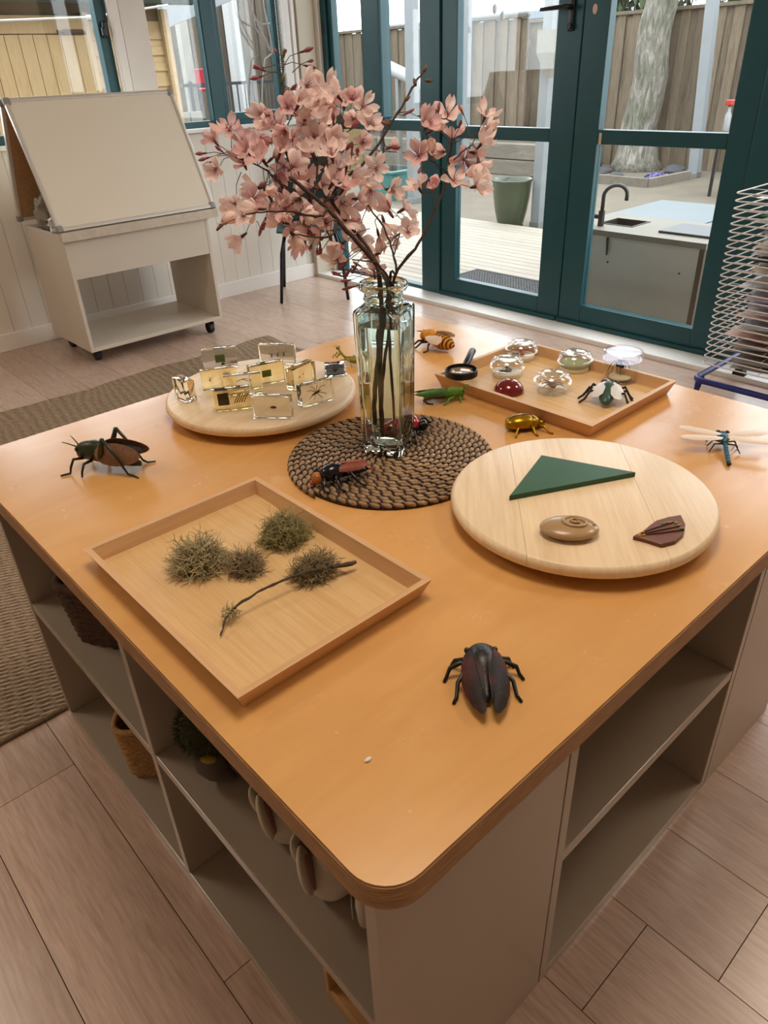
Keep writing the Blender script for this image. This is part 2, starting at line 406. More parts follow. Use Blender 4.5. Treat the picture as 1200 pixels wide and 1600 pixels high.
# ================================================================ the display table: worktop on three shelf units
TX, TY = 1.2, 1.176
def rrect(x0, x1, y0, y1, r, n=8):
    P = []
    for cx, cy, a in ((x1-r, y0+r, -90), (x1-r, y1-r, 0), (x0+r, y1-r, 90), (x0+r, y0+r, 180)):
        for i in range(n+1):
            q = math.radians(a+90*i/n); P.append((cx+r*math.cos(q), cy+r*math.sin(q)))
    return P
def mat_top():
    m = N('varnished_birch_ply')
    v = m.coords((1, 1, 1)); 
    v1 = m.coords((2.0, 9.0, 3), (0, 0, math.radians(35)))
    f = m.noise(v1, 1.6, 6, .55, 1.5); f3 = m.noise(v, 2.2, 3, .5, .6)
    a = m.ramp(f, [(.25, '#cb9556'), (.5, '#d6a160'), (.75, '#e0ac6b')])
    b = m.ramp(f3, [(.3, '#cc9554'), (.7, '#e2b06d')])
    m.col(m.mix(a, b, .5)); m.val('Specular IOR Level', .85)
    r = m.noise(v, 14, 5, .6); rr = m.n('ShaderNodeMapRange'); rr.inputs['To Min'].default_value = .16; rr.inputs['To Max'].default_value = .34
    m.l(r, rr.inputs['Value']); m.l(rr.outputs[0], m.b.inputs['Roughness'])
    m.bump(m.noise(v, 60, 5, .6), .05, .0012)
    return m.m
def mat_plyedge():
    m = N('ply_edge_layers'); tc = m.n('ShaderNodeTexCoord'); sp = m.n('ShaderNodeSeparateXYZ'); m.l(tc.outputs['Object'], sp.inputs[0])
    w = m.n('ShaderNodeMath', operation='MULTIPLY'); m.l(sp.outputs['Z'], w.inputs[0]); w.inputs[1].default_value = 2*PI/.0026
    s = m.n('ShaderNodeMath', operation='SINE'); m.l(w.outputs[0], s.inputs[0])
    ns = m.noise(m.coords((30, 30, 400)), 1, 4)
    md = m.n('ShaderNodeMath', operation='MULTIPLY_ADD'); m.l(s.outputs[0], md.inputs[0]); md.inputs[1].default_value = .33; m.l(ns, md.inputs[2])
    m.col(m.ramp(md.outputs[0], [(.2, '#76522f'), (.55, '#a17446'), (.85, '#c79a68')])); m.val('Roughness', .55)
    return m.m
M_TOP = mat_top(); M_EDGE = mat_plyedge()
def build_top():
    m = MB(); t = .034; e = .0018
    o = rrect(0, TX, 0, TY, .045); i_ = rrect(e, TX-e, e, TY-e, .045-e); n = len(o)
    rings = [[Vector((x, y, -t+e)) for x, y in o], [Vector((x, y, -e)) for x, y in o]]
    m.cur = 1
    vs = [Vector((x, y, -t)) for x, y in i_]+rings[0]+rings[1]+[Vector((x, y, 0)) for x, y in i_]
    for r in range(3):
        if r == 2: pass
        b = len(m.v)
        m.add(vs[r*n:(r+2)*n], [(k, (k+1) % n, n+(k+1) % n, n+k) for k in range(n)])
    m.add(vs[:n], [tuple(range(n-1, -1, -1))])
    m.cur = 0; m.add(vs[3*n:], [tuple(range(n))])
    return m
table = thing('tabletop', 'square honey coloured birch plywood tabletop with rounded corners and layered edge', 'tabletop', (0, 0, HT))
part('board', build_top(), [M_TOP, M_EDGE], table, 30, weld=1e-5)

M_MEL = plain('grey_white_melamine', '#a89a8a', .22, var=.02, vscale=6, spec=.55)
M_MELE = plain('worn_melamine_edge', '#b5a697', .5, var=.18, vscale=90)
PT = .018
def unit(name, label, x0, x1, y0, y1, face, bays, ztop):
    """shelf unit standing on the floor; open side looks along `face` (-x or -y)"""
    t = thing(name, label, 'shelf unit', ((x0+x1)/2, (y0+y1)/2, 0)); cx, cy = (x0+x1)/2, (y0+y1)/2
    def P(n, a, b, m=M_MEL):
        a = Vector(a)-Vector((cx, cy, 0)); b = Vector(b)-Vector((cx, cy, 0)); part(n, MB().cbox((a+b)/2, b-a, .0012), m, t)
    if face == '-x':
        P('side_panel', (x0, y0, 0), (x1, y0+PT, ztop)); P('side_panel', (x0, y1-PT, 0), (x1, y1, ztop))
        P('back_panel', (x1-.008, y0+PT, .02), (x1, y1-PT, ztop-PT))
        P('base_board', (x0, y0+PT, .0), (x1-.008, y1-PT, .022)); P('top_board', (x0, y0+PT, ztop-PT), (x1-.008, y1-PT, ztop))
        ds = [y0+PT+(y1-y0-2*PT)*k/bays for k in range(bays+1)]
        for k in range(1, bays): P('divider', (x0, ds[k]-PT/2, .022), (x1-.008, ds[k]+PT/2, ztop-PT))
        for k in range(bays):
            a = ds[k]+(PT/2 if k > 0 else 0); b = ds[k+1]-(PT/2 if k < bays-1 else 0)
            P('shelf', (x0+.001, a, .322), (x1-.008, b, .342))
    elif face == '-y':
        P('side_panel', (x0, y0, 0), (x0+PT, y1, ztop)); P('side_panel', (x1-PT, y0, 0), (x1, y1, ztop))
        P('back_panel', (x0+PT, y1-.008, .02), (x1-PT, y1, ztop-PT))
        P('base_board', (x0+PT, y0, 0), (x1-PT, y1-.008, .022)); P('top_board', (x0+PT, y0, ztop-PT), (x1-PT, y1-.008, ztop))
        P('shelf', (x0+PT, y0+.001, .305), (x1-PT, y1-.008, .327))
    else:   # '+x'
        P('side_panel', (x0, y0, 0), (x1, y0+PT, ztop)); P('side_panel', (x0, y1-PT, 0), (x1, y1, ztop))
        P('back_panel', (x0, y0+PT, .02), (x0+.008, y1-PT, ztop-PT))
        P('base_board', (x0+.008, y0+PT, 0), (x1, y1-PT, .022)); P('top_board', (x0+.008, y0+PT, ztop-PT), (x1, y1-PT, ztop))
        P('shelf', (x0+.008, y0+PT, .322), (x1-.001, y1-PT, .342))
    return t
ZU = HT-.034
unit('shelf_unit', 'pale grey two bay shelf unit holding baskets and plush toys', .025, .342, .043, 1.157, '-x', 2, ZU)
unit('shelf_unit', 'empty pale grey shelf unit with one wide bay between two end panels', .345, .889, .043, .60, '-y', 1, ZU)
unit('shelf_unit', 'pale grey shelf unit facing the glass doors, end panel beside the empty bay', .892, 1.178, .043, 1.157, '+x', 2, ZU)
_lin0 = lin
def lin(h): return tuple(q*.45 for q in _lin0(h))       # outdoor colours darkened to offset the raised sky strength
# ================================================================ outside: deck, yard, fences, shed
ZD = -.02; ZG = -.07
random.seed(21)
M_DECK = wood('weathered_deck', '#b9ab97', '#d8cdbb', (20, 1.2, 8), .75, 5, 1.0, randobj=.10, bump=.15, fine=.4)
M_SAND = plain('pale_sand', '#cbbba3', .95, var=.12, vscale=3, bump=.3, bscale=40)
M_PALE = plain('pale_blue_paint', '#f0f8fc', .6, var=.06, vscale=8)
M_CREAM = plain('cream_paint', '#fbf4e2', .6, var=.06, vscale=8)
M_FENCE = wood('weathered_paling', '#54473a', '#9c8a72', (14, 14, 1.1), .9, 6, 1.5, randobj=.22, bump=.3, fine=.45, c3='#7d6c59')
M_FENCE_SHADE = wood('shaded_paling', '#4e4336', '#7d6f5c', (14, 14, 1.1), .9, 6, 1.5, randobj=.25, bump=.3, fine=.45)  # darker copy of the paling wood, veranda roof shade put into its colour
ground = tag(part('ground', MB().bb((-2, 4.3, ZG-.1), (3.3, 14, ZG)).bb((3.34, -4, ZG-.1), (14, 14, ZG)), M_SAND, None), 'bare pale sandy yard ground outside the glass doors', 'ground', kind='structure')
deck = empty_struct('deck')
dm = MB().cbox((0, 0, -.011), (.088, 7.2, .022), .003).mesh('deck_board', M_DECK)
x = 3.39
while x < 5.5: link('deck_board', dm, deck, (x, 2.6, ZD)); x += .0935
part('deck_joist', MB().bb((3.36, -.9, ZG+.001), (5.48, 6.1, ZD-.023)), plain('dark_underdeck', '#3d352c', .9), deck)
def fence(name, label, p0, p1, z0, z1, mat, cap=True, bw=.115):
    p0, p1 = Vector(p0), Vector(p1); d = p1-p0; L = d.length; a = math.atan2(d.y, d.x)
    t = thing(name, label, 'fence', (p0.x, p0.y, 0), a)
    n = int(L/bw); vs = []
    for k in range(4):
        h = z1-z0+(.0, .012, -.01, .02)[k]
        vs.append(MB().cbox((0, 0, h/2), (bw+.012, .02, h), .002).mesh('paling', mat))
    for k in range(n):
        link('paling', vs[k % 4 if random.random() < .6 else random.randrange(4)], t, (bw*(k+.5), random.uniform(-.003, .003)+(.026 if k % 2 else 0), z0))
    part('rail', MB().bb((0, -.07, z0+.35), (L, -.024, z0+.44)), mat, t); part('rail', MB().bb((0, -.07, z1-.35), (L, -.024, z1-.26)), mat, t)
    if cap: part('cap_rail', MB().cbox((L/2, .01, z1+.03), (L, .12, .04), .005), mat, t)
    return t
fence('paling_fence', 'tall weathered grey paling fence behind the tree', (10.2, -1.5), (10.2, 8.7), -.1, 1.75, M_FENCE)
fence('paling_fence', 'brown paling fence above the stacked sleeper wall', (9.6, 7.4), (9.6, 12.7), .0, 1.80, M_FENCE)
fence('paling_fence', 'paling fence coloured dark for veranda shade behind the shed and black railing', (9.4, 12.8), (2.6, 12.8), -.1, 3.1, M_FENCE_SHADE)
# sleeper retaining wall
slw = thing('sleeper_wall', 'low retaining wall of stacked grey timber sleepers', 'retaining wall', (8.6, 9.0, ZG))
M_SLP = wood('grey_sleeper', '#7d7466', '#aaa08f', (10, 1.5, 10), .9, randobj=.12, bump=.2)
for k in range(2):
    for j in range(3): part('sleeper', MB().cbox((0, -1.55-.35*k+2.0*j-.6, .1+.2*k), (.14, 1.97, .19), .012), M_SLP, slw)
part('soil_bank', MB().bb((.07, -3.0, 0), (1.0, 4.2, .36)), plain('dry_soil', '#a39580', .95, var=.2, vscale=5), slw)

# posts
def post(label, px, py, z, w, h, mat, name='veranda_post', depth=None):
    b = on_z(px, py, z) if depth is None else Vector((on_x(px, py, depth).x, on_x(px, py, depth).y, z))
    t = thing(name, label, 'post', (b.x, b.y, z), 0)
    part('shaft', MB().cbox((0, 0, h/2), (w, w, h), .006), mat, t); part('foot_bracket', MB().cbox((0, 0, .03), (w+.012, w+.012, .06), .003), plain('galvanised', '#d0d4d4', .4, .8), t)
    return t
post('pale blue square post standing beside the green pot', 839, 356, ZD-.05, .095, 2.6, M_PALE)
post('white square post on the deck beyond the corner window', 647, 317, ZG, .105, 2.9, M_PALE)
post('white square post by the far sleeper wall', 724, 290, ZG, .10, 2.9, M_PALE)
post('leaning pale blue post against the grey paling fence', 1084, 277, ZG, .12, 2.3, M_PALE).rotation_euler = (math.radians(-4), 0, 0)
vent = thing('meter_box', 'cream box fixed to the pale blue post', 'box', tuple(on_x(858, 78, 5.62)))
part('housing', MB().prism([(-.05, -.09), (.05, -.09), (.05, .09), (-.05, .09)], -.02, .14).add([], []), M_CREAM, vent)
part('hood', MB().loft([[Vector(q) for q in ((-.05, -.09, -.02), (.05, -.09, -.02), (.05, .09, -.02), (-.05, .09, -.02))], [Vector(q) for q in ((0, -.02, -.2), (.05, -.02, -.2), (.05, .02, -.2), (0, .02, -.2))]]), M_CREAM, vent)

# green pot
pc = on_z(800, 352, ZD-.05)
pot = thing('plant_pot', 'large glazed olive green plant pot beside the pale post', 'pot', (5.60, 4.36, ZG))
prof = [(.105, 0), (.125, .05), (.15, .15), (.17, .28), (.182, .40), (.19, .41), (.188, .425), (.172, .425), (.165, .38), (.14, .34)]
part('body', MB().lathe(prof, 36), plain('green_glaze', '#5d7242', .3, var=.15, vscale=6, coat=.3), pot, True)
part('soil', MB().lathe([(.0, .345), (.10, .35), (.155, .345)], 24), plain('potting_soil', '#4a3a2a', .95), pot)
part('base_ring', MB().lathe([(.12, -.0), (.122, .03), (.105, .035)], 28), plain('dark_rim', '#3e3a30', .6), pot)

# door mat: rubber lattice
a_, b_, c_ = on_z(706, 433, ZD), on_z(744, 423, ZD), on_z(842, 462, ZD)
mx0, mx1, my1 = 3.42, 3.82, 3.18
mat_o = thing('door_mat', 'black rubber door mat with a lattice of holes on the deck', 'mat', (3.70, 2.89, ZD))
fm = MB(); Lm, Wm = .84, .46
for k in range(36): fm.box((0, -Lm/2+Lm*(k+.5)/36, .006), (Wm, .012, .01))
for k in range(16): fm.box((-Wm/2+Wm*(k+.5)/16, 0, .007), (.012, Lm, .01))
M_RUB = plain('black_rubber', '#26272b', .6)
part('lattice', fm, M_RUB, mat_o)['kind'] = 'stuff'
part('border', frame_rect(MB(), 'z', 0, 0, 1, 0, 1, .1, .1) if False else MB().bb((-Wm/2-.02, -Lm/2-.02, 0), (-Wm/2, Lm/2+.02, .014)).bb((Wm/2, -Lm/2-.02, 0), (Wm/2+.02, Lm/2+.02, .014)).bb((-Wm/2, -Lm/2-.02, 0), (Wm/2, -Lm/2, .014)).bb((-Wm/2, Lm/2, 0), (Wm/2, Lm/2+.02, .014)), M_RUB, mat_o)

# mud kitchen with tap, sink and hot plate
M_KPLY = plain('worn_beige_ply', (2.0, 1.85, 1.6), .6, var=.06, vscale=4)
M_KTOP = plain('cream_counter', '#dacdb2', .55, var=.05, vscale=8)
kz = .44
kit = thing('mud_kitchen', 'low beige play kitchen with black tap and sink outside the door', 'play kitchen', (3.62, 1.93, ZD))
KH = kz-ZD
part('back_board', MB().cbox((.02, .0, (KH-.03)/2), (.02, .80, KH-.03), .002), M_KPLY, kit)
part('corner_post', MB().cbox((.03, -.405, (KH-.03)/2), (.05, .03, KH-.03), .003), plain('brown_timber_edge', '#8a6a44', .6, var=.15), kit)
part('side_board', MB().cbox((.25, .395, (KH-.03)/2), (.42, .02, KH-.03), .002), M_KPLY, kit)
part('side_board', MB().cbox((.26, -.402, (KH-.03)/2), (.40, .02, KH-.03), .002), M_KPLY, kit)
# counter top with a sink cut-out
cz0, cz1 = KH-.03, KH
ct = MB()
sx0, sx1, sy0, sy1 = .16, .36, .10, .32
X_0, X_1, Y_0, Y_1 = -.01, .50, -.43, .43
for (a, b) in (((X_0, Y_0, cz0), (X_1, sy0, cz1)), ((X_0, sy1, cz0), (X_1, Y_1, cz1)), ((X_0, sy0, cz0), (sx0, sy1, cz1)), ((sx1, sy0, cz0), (X_1, sy1, cz1))): ct.bb(a, b)
part('counter', ct, M_KTOP, kit)
M_SINK = plain('dark_sink', '#37383a', .4)
part('sink', MB().bb((sx0, sy0, KH-.12), (sx1, sy1, KH-.11)).bb((sx0, sy0, KH-.12), (sx0+.008, sy1, KH+.004)).bb((sx1-.008, sy0, KH-.12), (sx1, sy1, KH+.004)).bb((sx0, sy0, KH-.12), (sx1, sy0+.008, KH+.004)).bb((sx0, sy1-.008, KH-.12), (sx1, sy1, KH+.004)), M_SINK, kit)
part('hot_plate', MB().cbox((.24, -.24, KH+.006), (.26, .30, .014), .004), plain('slate_plate', '#6d7075', .5), kit)
tap = part('tap_body', MB().cyl((.10, .27, KH), (.10, .27, KH+.085), .018, n=14).cyl((.10, .27, KH+.05), (.10, .325, KH+.05), .014, n=12), plain('black_tap', '#2b2b2c', .35), kit, 40)
sp = [(.10, .27, KH+.08)]+[(.10+.055*(1-math.cos(q)), .27-.055*(1-math.cos(q))*.75, KH+.16+.055*math.sin(q)) for q in [PI*i/10 for i in range(11)]]+[(.21, .27-.0825, KH+.13)]
part('spout', MB().tube(sp, .011, 10), MATS['black_tap'], tap, True)
part('tap_lever', MB().cyl((.10, .335, KH+.03), (.10, .335, KH+.075), .009, n=8).cyl((.08, .345, KH+.055), (.12, .345, KH+.055), .007, n=8), MATS['black_tap'], tap, 40)
part('peg', MB().tube([(.004, .155, KH-.035), (-.002, .145, KH-.13)], [.008, .006], 8), MATS['black_tap'], kit)
part('screw', MB().cyl((.011, .14, KH-.17), (.006, .14, KH-.17), .006, n=8), MATS['black_tap'], kit)
part('screw', MB().cyl((.011, -.30, KH-.17), (.006, -.30, KH-.17), .005, n=8), MATS['black_tap'], kit)

# sand pit with two pale lids
sp_t = thing('sandpit', 'pale sandpit with two flat light blue lids behind the play kitchen', 'sandpit', (4.98, 2.12, ZD))
M_LID = plain('pale_blue_lid', '#b4c6cd', .45, var=.05, vscale=5); M_PIT = plain('white_green_side', '#cdd3c4', .6, var=.08)
part('lid', MB().cbox((0, .37, .30), (1.25, .72, .03), .006), M_LID, sp_t); part('lid', MB().cbox((0, -.37, .30), (1.25, .72, .03), .006), M_LID, sp_t)
part('side_board', MB().cbox((-.58, 0, .14), (.04, 1.44, .28), .004), M_PIT, sp_t); part('side_board', MB().cbox((.58, 0, .14), (.04, 1.44, .28), .004), M_PIT, sp_t)
part('end_board', MB().cbox((0, .70, .14), (1.12, .04, .28), .004), M_PIT, sp_t); part('end_board', MB().cbox((0, -.70, .14), (1.12, .04, .28), .004), M_PIT, sp_t)

# tree, bed edging, rocks
def bark():
    m = N('mossy_bark'); v = m.coords((6, 6, 1.6)); f = m.noise(v, 3, 8, .7, 1.0); g = m.noise(m.coords((2, 2, 2)), 1.4, 4)
    a = m.ramp(f, [(.3, '#5a544a'), (.5, '#a39c8e'), (.7, '#e3ded2')]); b = m.ramp(f, [(.3, '#3c4630'), (.6, '#7b8a62'), (.8, '#b8bda0')])
    k = m.ramp(g, [(.45, (0, 0, 0)), (.6, (1, 1, 1))]); m.col(m.mix(a, b, k)); m.val('Roughness', .95); m.bump(f, .9, .03); return m.m
tb = on_z(992, 262, ZG+.02); tp = on_x(1033, 0, tb.x-.1)
tree = thing('tree', 'mossy grey tree trunk standing before the paling fence', 'tree', tuple(tb))
path = [Vector((0, 0, -.05)), Vector((0, 0, .1)), Vector((.0, .0, .3))]
topv = tp-tb
for k in range(1, 9):
    q = k/6; path.append(Vector((topv.x*q, topv.y*q, .25+(topv.z-.25)*q))+Vector((0, .03*math.sin(k*1.7), 0)))
part('trunk', MB().tube(path, [.40, .30, .255]+[.235-.008*k for k in range(8)], 20), bark(), tree, True)
M_LEAF = plain('garden_leaf', '#5c7a3e', .6, var=.35, vscale=3, randobj=.1)
def leaf_cloud(n, c, r, seed, size=.07):
    rnd = random.Random(seed); m = MB()
    for _ in range(n):
        while True:
            q = Vector((rnd.uniform(-1, 1), rnd.uniform(-1, 1), rnd.uniform(-1, 1)))
            if q.length < 1: break
        pnt = Vector(c)+Vector((q.x*r[0], q.y*r[1], q.z*r[2])); s = size*rnd.uniform(.6, 1.3)
        R = Euler((rnd.uniform(0, 6), rnd.uniform(0, 6), rnd.uniform(0, 6))).to_matrix()
        m.add([pnt+R @ Vector(w) for w in ((-s, 0, 0), (0, -s*.4, .01), (s, 0, 0), (0, s*.4, .01))], [(0, 1, 2, 3)])
    return m
for k, (yy, lab) in enumerate(((4.75, 'leafy green shrub rising over the fence behind the tree'), (7.0, 'leafy green shrub behind the fence left of the tree'), (2.4, 'leafy green shrub behind the fence above the leaning post'))):
    sh = thing('garden_shrub', lab, 'shrub', (11.4, yy, ZG))
    part('foliage', leaf_cloud(1300, (0, 0, 2.1), (.7, 1.1, .75), 30+k, .10), M_LEAF, sh)['kind'] = 'stuff'
    part('stem', MB().tube([(0, 0, -.02), (.05, .02, .8), (0, .05, 1.9)], [.07, .05, .03], 8), MATS['weathered_deck'], sh)
bed = thing('garden_edging', 'grey timber edging around the garden bed under the tree', 'edging', (0, 0, ZG))
e0, e1, e2 = on_z(915, 284, ZG), on_z(1012, 293, ZG), on_z(1076, 280, ZG)
for a, b in ((e0, e1), (e1, e2)):
    d = b-a; part('edging_board', MB().cbox((0, 0, .045), (d.length, .06, .11), .006), M_SLP, bed, loc=((a.x+b.x)/2, (a.y+b.y)/2, 0), rz=math.atan2(d.y, d.x))
M_ROCK = plain('blue_grey_rock', '#8b8d94', .85, var=.25, vscale=9, bump=.5, bscale=30)
def rock_mesh(seed):
    rnd = Vector((seed*3.1, seed*1.7, seed*.9))
    return MB().ell((0, 0, .35), (1, .75, .55), None, 14, 9, lambda d: 1+.35*noise.noise(d*1.3+rnd)).mesh('rock', M_ROCK, 50)
RM = [rock_mesh(i+1) for i in range(4)]
for k, (px, py, s, lab) in enumerate(((942, 266, .11, 'blue grey rock on the left of the tree trunk, largest'), (926, 256, .13, 'blue grey rock lying at the foot of the fence'), (963, 272, .08, 'small blue grey rock in front of the left rocks'),
        (1053, 267, .14, 'blue grey rock on the right of the tree trunk, largest'), (1027, 271, .08, 'flat blue grey rock near the tree foot'), (1073, 265, .07, 'blue grey rock near the leaning post'), (985, 281, .09, 'low blue grey rock by the bed edging'))):
    b = on_z(px, py+4, ZG); o = link('rock', RM[k % 4], None, (b.x, b.y, ZG-.02), k*1.3); o.scale = (s*1.3, s*1.3, s); tag(o, lab, 'rock', 'rocks around the tree')
fl_ = MB(); rnd = random.Random(5)
for _ in range(160):
    b = on_z(max(1008, min(1048, rnd.gauss(1026, 10))), max(276, min(284, rnd.gauss(280, 2))), ZG+.015); s = .022
    R = Euler((rnd.uniform(0, 1), rnd.uniform(0, 1), rnd.uniform(0, 6))).to_matrix()
    fl_.add([b+R @ Vector(w)+Vector((0, 0, rnd.uniform(0, .05))) for w in ((-s, 0, 0), (0, -s, 0), (s, 0, 0), (0, s, 0))], [(0, 1, 2, 3)])
tag(part('fallen_petals', fl_, plain('violet_petal', '#8f86c9', .7), None), 'violet petals scattered on the garden bed', 'petals', kind='stuff')

# outdoor table with a red topped bottle on it
tb2 = on_z(1107, 306, ZG)
ot = thing('garden_table', 'brown garden table with black legs beyond the sandpit', 'table', (tb2.x+.25, tb2.y-.45, ZG))
part('top', MB().cbox((0, 0, .60), (.7, 1.0, .035), .006), plain('orange_timber', '#b98559', .6, var=.1), ot)
for sx in (-1, 1):
    for sy in (-1, 1): part('leg', MB().cyl((.28*sx, .43*sy, 0), (.28*sx, .43*sy, .585), .018, n=10), M_BLACKMET, ot)
rc = on_x(1137, 171, tb2.x+.1)
cup = thing('red_topped_bottle', 'red topped bottle standing on the garden table', 'bottle', (rc.x, rc.y-.02, ZG+.6175))
part('body', MB().lathe([(.03, 0), (.034, .02), (.034, .16), (.016, .2), (.016, .26)], 14), plain('clear_plastic_grey', '#b9bcc0', .3), cup, True)
part('cap', MB().lathe([(.05, .255), (.052, .262), (.052, .30), (.04, .305)], 14), plain('red_plastic', '#d23a2c', .4), cup)

# shed
M_SHED = wood('tan_shed_timber', '#c79a5f', '#e3c28e', (16, 16, 1.6), .7, 5, 1.5, randobj=.07, bump=.1, c3='#d8b076')
M_SHEDH = wood('tan_weatherboard', '#c79a5f', '#e3c28e', (1.6, 16, 16), .7, 5, 1.5, randobj=.07, bump=.1, c3='#d4aa6e')
YS = 6.0
shed = thing('garden_shed', 'tan timber garden shed with plank door and weatherboards', 'shed', (2.3, YS, ZG))
part('wall', MB().bb((-1.6, .03, 0), (.87, 1.6, 1.84)), plain('shed_core', '#8a6f4c', .8), shed)
for k in range(11): part('door_plank', MB().cbox((-.82+.1*k, -.002, .83), (.097, .03, 1.62), .004), M_SHED, shed)
wb_ = MB().add([(-.34, 0, -.06), (.34, 0, -.06), (.34, 0, .06), (-.34, 0, .06), (-.34, -.022, -.06), (.34, -.022, -.06), (.34, -.006, .06), (-.34, -.006, .06)], [(4, 5, 6, 7), (0, 1, 5, 4), (3, 7, 6, 2), (1, 2, 6, 5), (0, 4, 7, 3)]).mesh('weatherboard', M_SHEDH)
for k in range(16): link('weatherboard', wb_, shed, (.57, .03, .06+.107*k))
part('corner_board', MB().cbox((.89, .0, .9), (.06, .06, 1.8), .004), M_SHEDH, shed)
part('door_frame', MB().cbox((.245, -.0, .9), (.035, .045, 1.75), .004), M_SHED, shed)
part('lintel', MB().cbox((-.5, -.0, 1.70), (1.5, .035, .11), .003), M_SHED, shed)
part('roof', MB().bb((-1.8, -.18, 1.86), (1.05, 1.8, 1.90)), plain('green_grey_roof', '#6f7f72', .6, var=.2), shed)
part('gutter', MB().tube([(-1.8, -.2, 1.86), (1.05, -.2, 1.86)], .045, 10), MATS['green_grey_roof'], shed)
lt = on_y(115, 50, YS-.03)
part('bolt_latch', MB().cbox((lt.x-2.3, -.022, lt.z-ZG), (.15, .012, .035), .004).cyl((lt.x-2.3-.12, -.035, lt.z-ZG), (lt.x-2.3+.09, -.035, lt.z-ZG), .008, n=8).tube([(lt.x-2.3-.12, -.035+.012*math.cos(q), lt.z-ZG+.012*math.sin(q)) for q in [2*PI*i/10 for i in range(10)]], .004, 6, closed=True), plain('rusty_bolt', '#7a5a48', .6, .5), shed)
# white cord strung across the yard
c0, c1, c2 = on_y(-20, 33, 5.4), on_y(140, 27, 5.4), on_y(262, 8, 5.4)
cord = thing('washing_line', 'white washing line strung in front of the shed', 'cord', tuple((c0+c2)/2))
part('line', MB().tube([c0-Vector(cord.location), c1-Vector(cord.location), c2-Vector(cord.location)], .007, 8), plain('white_cord', '#efece4', .5), cord)
part('line_clip', MB().tube([c1+Vector((-.02, 0, .0))-Vector(cord.location), c1+Vector((.02, 0, 0))-Vector(cord.location)], .014, 8), MATS['white_cord'], cord)

# yard beyond window 2: posts, low panel, black railing, red chair
def yard_post(label, px, py, Y, w, mat, h=3.0):
    b = on_y(px, py, Y); t = thing('yard_post', label, 'post', (b.x, Y, ZG)); part('shaft', MB().cbox((0, 0, h/2), (w, w, h), .006), mat, t); part('base_plate', MB().cbox((0, 0, .01), (w+.05, w+.05, .02), .002), MATS['galvanised'], t)
yard_post('cream square post beside the shed corner', 300, 150, 8.0, .10, M_CREAM)
yard_post('white square post behind the black railing', 372, 120, 8.6, .13, plain('white_post_paint', (1.4, 1.4, 1.38), .5, var=.05))
yp = on_y(282, 160, 7.2)
pb = thing('low_panel', 'cream low timber panel beside the shed', 'panel', (yp.x, 7.2, ZG))
for k in range(3): part('board', MB().cbox((-.13+.14*k, 0, .52), (.135, .025, 1.04), .003), M_CREAM, pb)
ry = 7.9; ra, rb = on_y(296, 131, ry), on_y(460, 128, ry)
rail = thing('black_railing', 'black metal bar railing in front of the dark fence', 'railing', (ra.x, ry, ZG))
Lr = rb.x-ra.x+.2; zr = ra.z-ZG
part('top_rail', MB().bb((-.1, -.015, zr-.03), (Lr, .015, zr)), M_BLACKMET, rail); part('bottom_rail', MB().bb((-.1, -.015, .08), (Lr, .015, .11)), M_BLACKMET, rail)
bmr = MB().bb((-.007, -.007, .11), (.007, .007, zr-.03)).mesh('bar', M_BLACKMET)
for k in range(int(Lr/.1)): link('bar', bmr, rail, (.1*k, 0, 0))
for k in range(3): part('rail_post', MB().bb((k*1.4-.02, -.02, 0), (k*1.4+.02, .02, zr+.02)), M_BLACKMET, rail)
rp = on_y(317, 122, 8.9)
rch = thing('red_chair', 'red plastic garden chair behind the black railing', 'chair', (rp.x, 8.9, ZG)); M_RED = plain('red_chair_plastic', '#c8253c', .4)
zs = rp.z-ZG
part('seat', MB().cbox((0, 0, zs-.12), (.34, .34, .03), .015), M_RED, rch); part('backrest', MB().cbox((0, .16, zs), (.34, .03, .20), .015), M_RED, rch)
for sx in (-1, 1):
    for sy in (-1, 1): part('leg', MB().cyl((.14*sx, .14*sy, 0), (.14*sx, .14*sy, zs-.13), .012, n=8), M_BLACKMET, rch)
# white eave beam above window 2
e0, e1 = on_y(255, 26, 6.9), on_y(330, -6, 6.9)
eb = thing('eave_beam', 'white painted eave beam above the yard', 'beam', tuple((e0+e1)/2))
part('beam', MB().cbox((.35, 0, .12), (1.6, .10, .20), .006, Matrix.Rotation(-math.atan2(e1.z-e0.z, e1.x-e0.x), 3, 'Y')), M_PALE, eb)
part('gutter_bracket', MB().cbox((-.5, -.02, -.12), (.09, .10, .10), .004), M_CREAM, eb)
# turquoise trough and yellow board beyond the corner window
tq = on_z(608, 308, ZG)
tr_ = thing('play_trough', 'turquoise plastic play trough beyond the corner window', 'trough', (tq.x, tq.y, ZG)); M_TQ = plain('turquoise_plastic', '#5ea7a3', .4)
part('body', MB().loft([[Vector((sx*.20, sy*.28, 0)) for sx, sy in ((-1, -1), (1, -1), (1, 1), (-1, 1))], [Vector((sx*.24, sy*.33, .30)) for sx, sy in ((-1, -1), (1, -1), (1, 1), (-1, 1))]]), M_TQ, tr_)
part('rim', MB().cbox((0, 0, .31), (.52, .70, .03), .01), M_TQ, tr_)
part('water', MB().bb((-.22, -.30, .3255), (.22, .30, .327)), plain('dark_water', '#23343a', .1), tr_)
yb_ = on_z(540, 276, ZG)
yw = thing('yellow_panel', 'yellow timber play panel standing in the yard', 'panel', (yb_.x, yb_.y, ZG), math.radians(-40)); M_YEL = plain('pale_yellow_board', '#dcb877', .6, var=.08)
part('board', MB().cbox((0, 0, .42), (.55, .03, .84), .008), M_YEL, yw); part('foot', MB().cbox((-.2, 0, .02), (.05, .3, .04), .005), M_YEL, yw); part('foot', MB().cbox((.2, 0, .02), (.05, .3, .04), .005), M_YEL, yw)
wp0, wp1 = on_x(594, 99, 8.0), on_x(650, 126, 8.0)
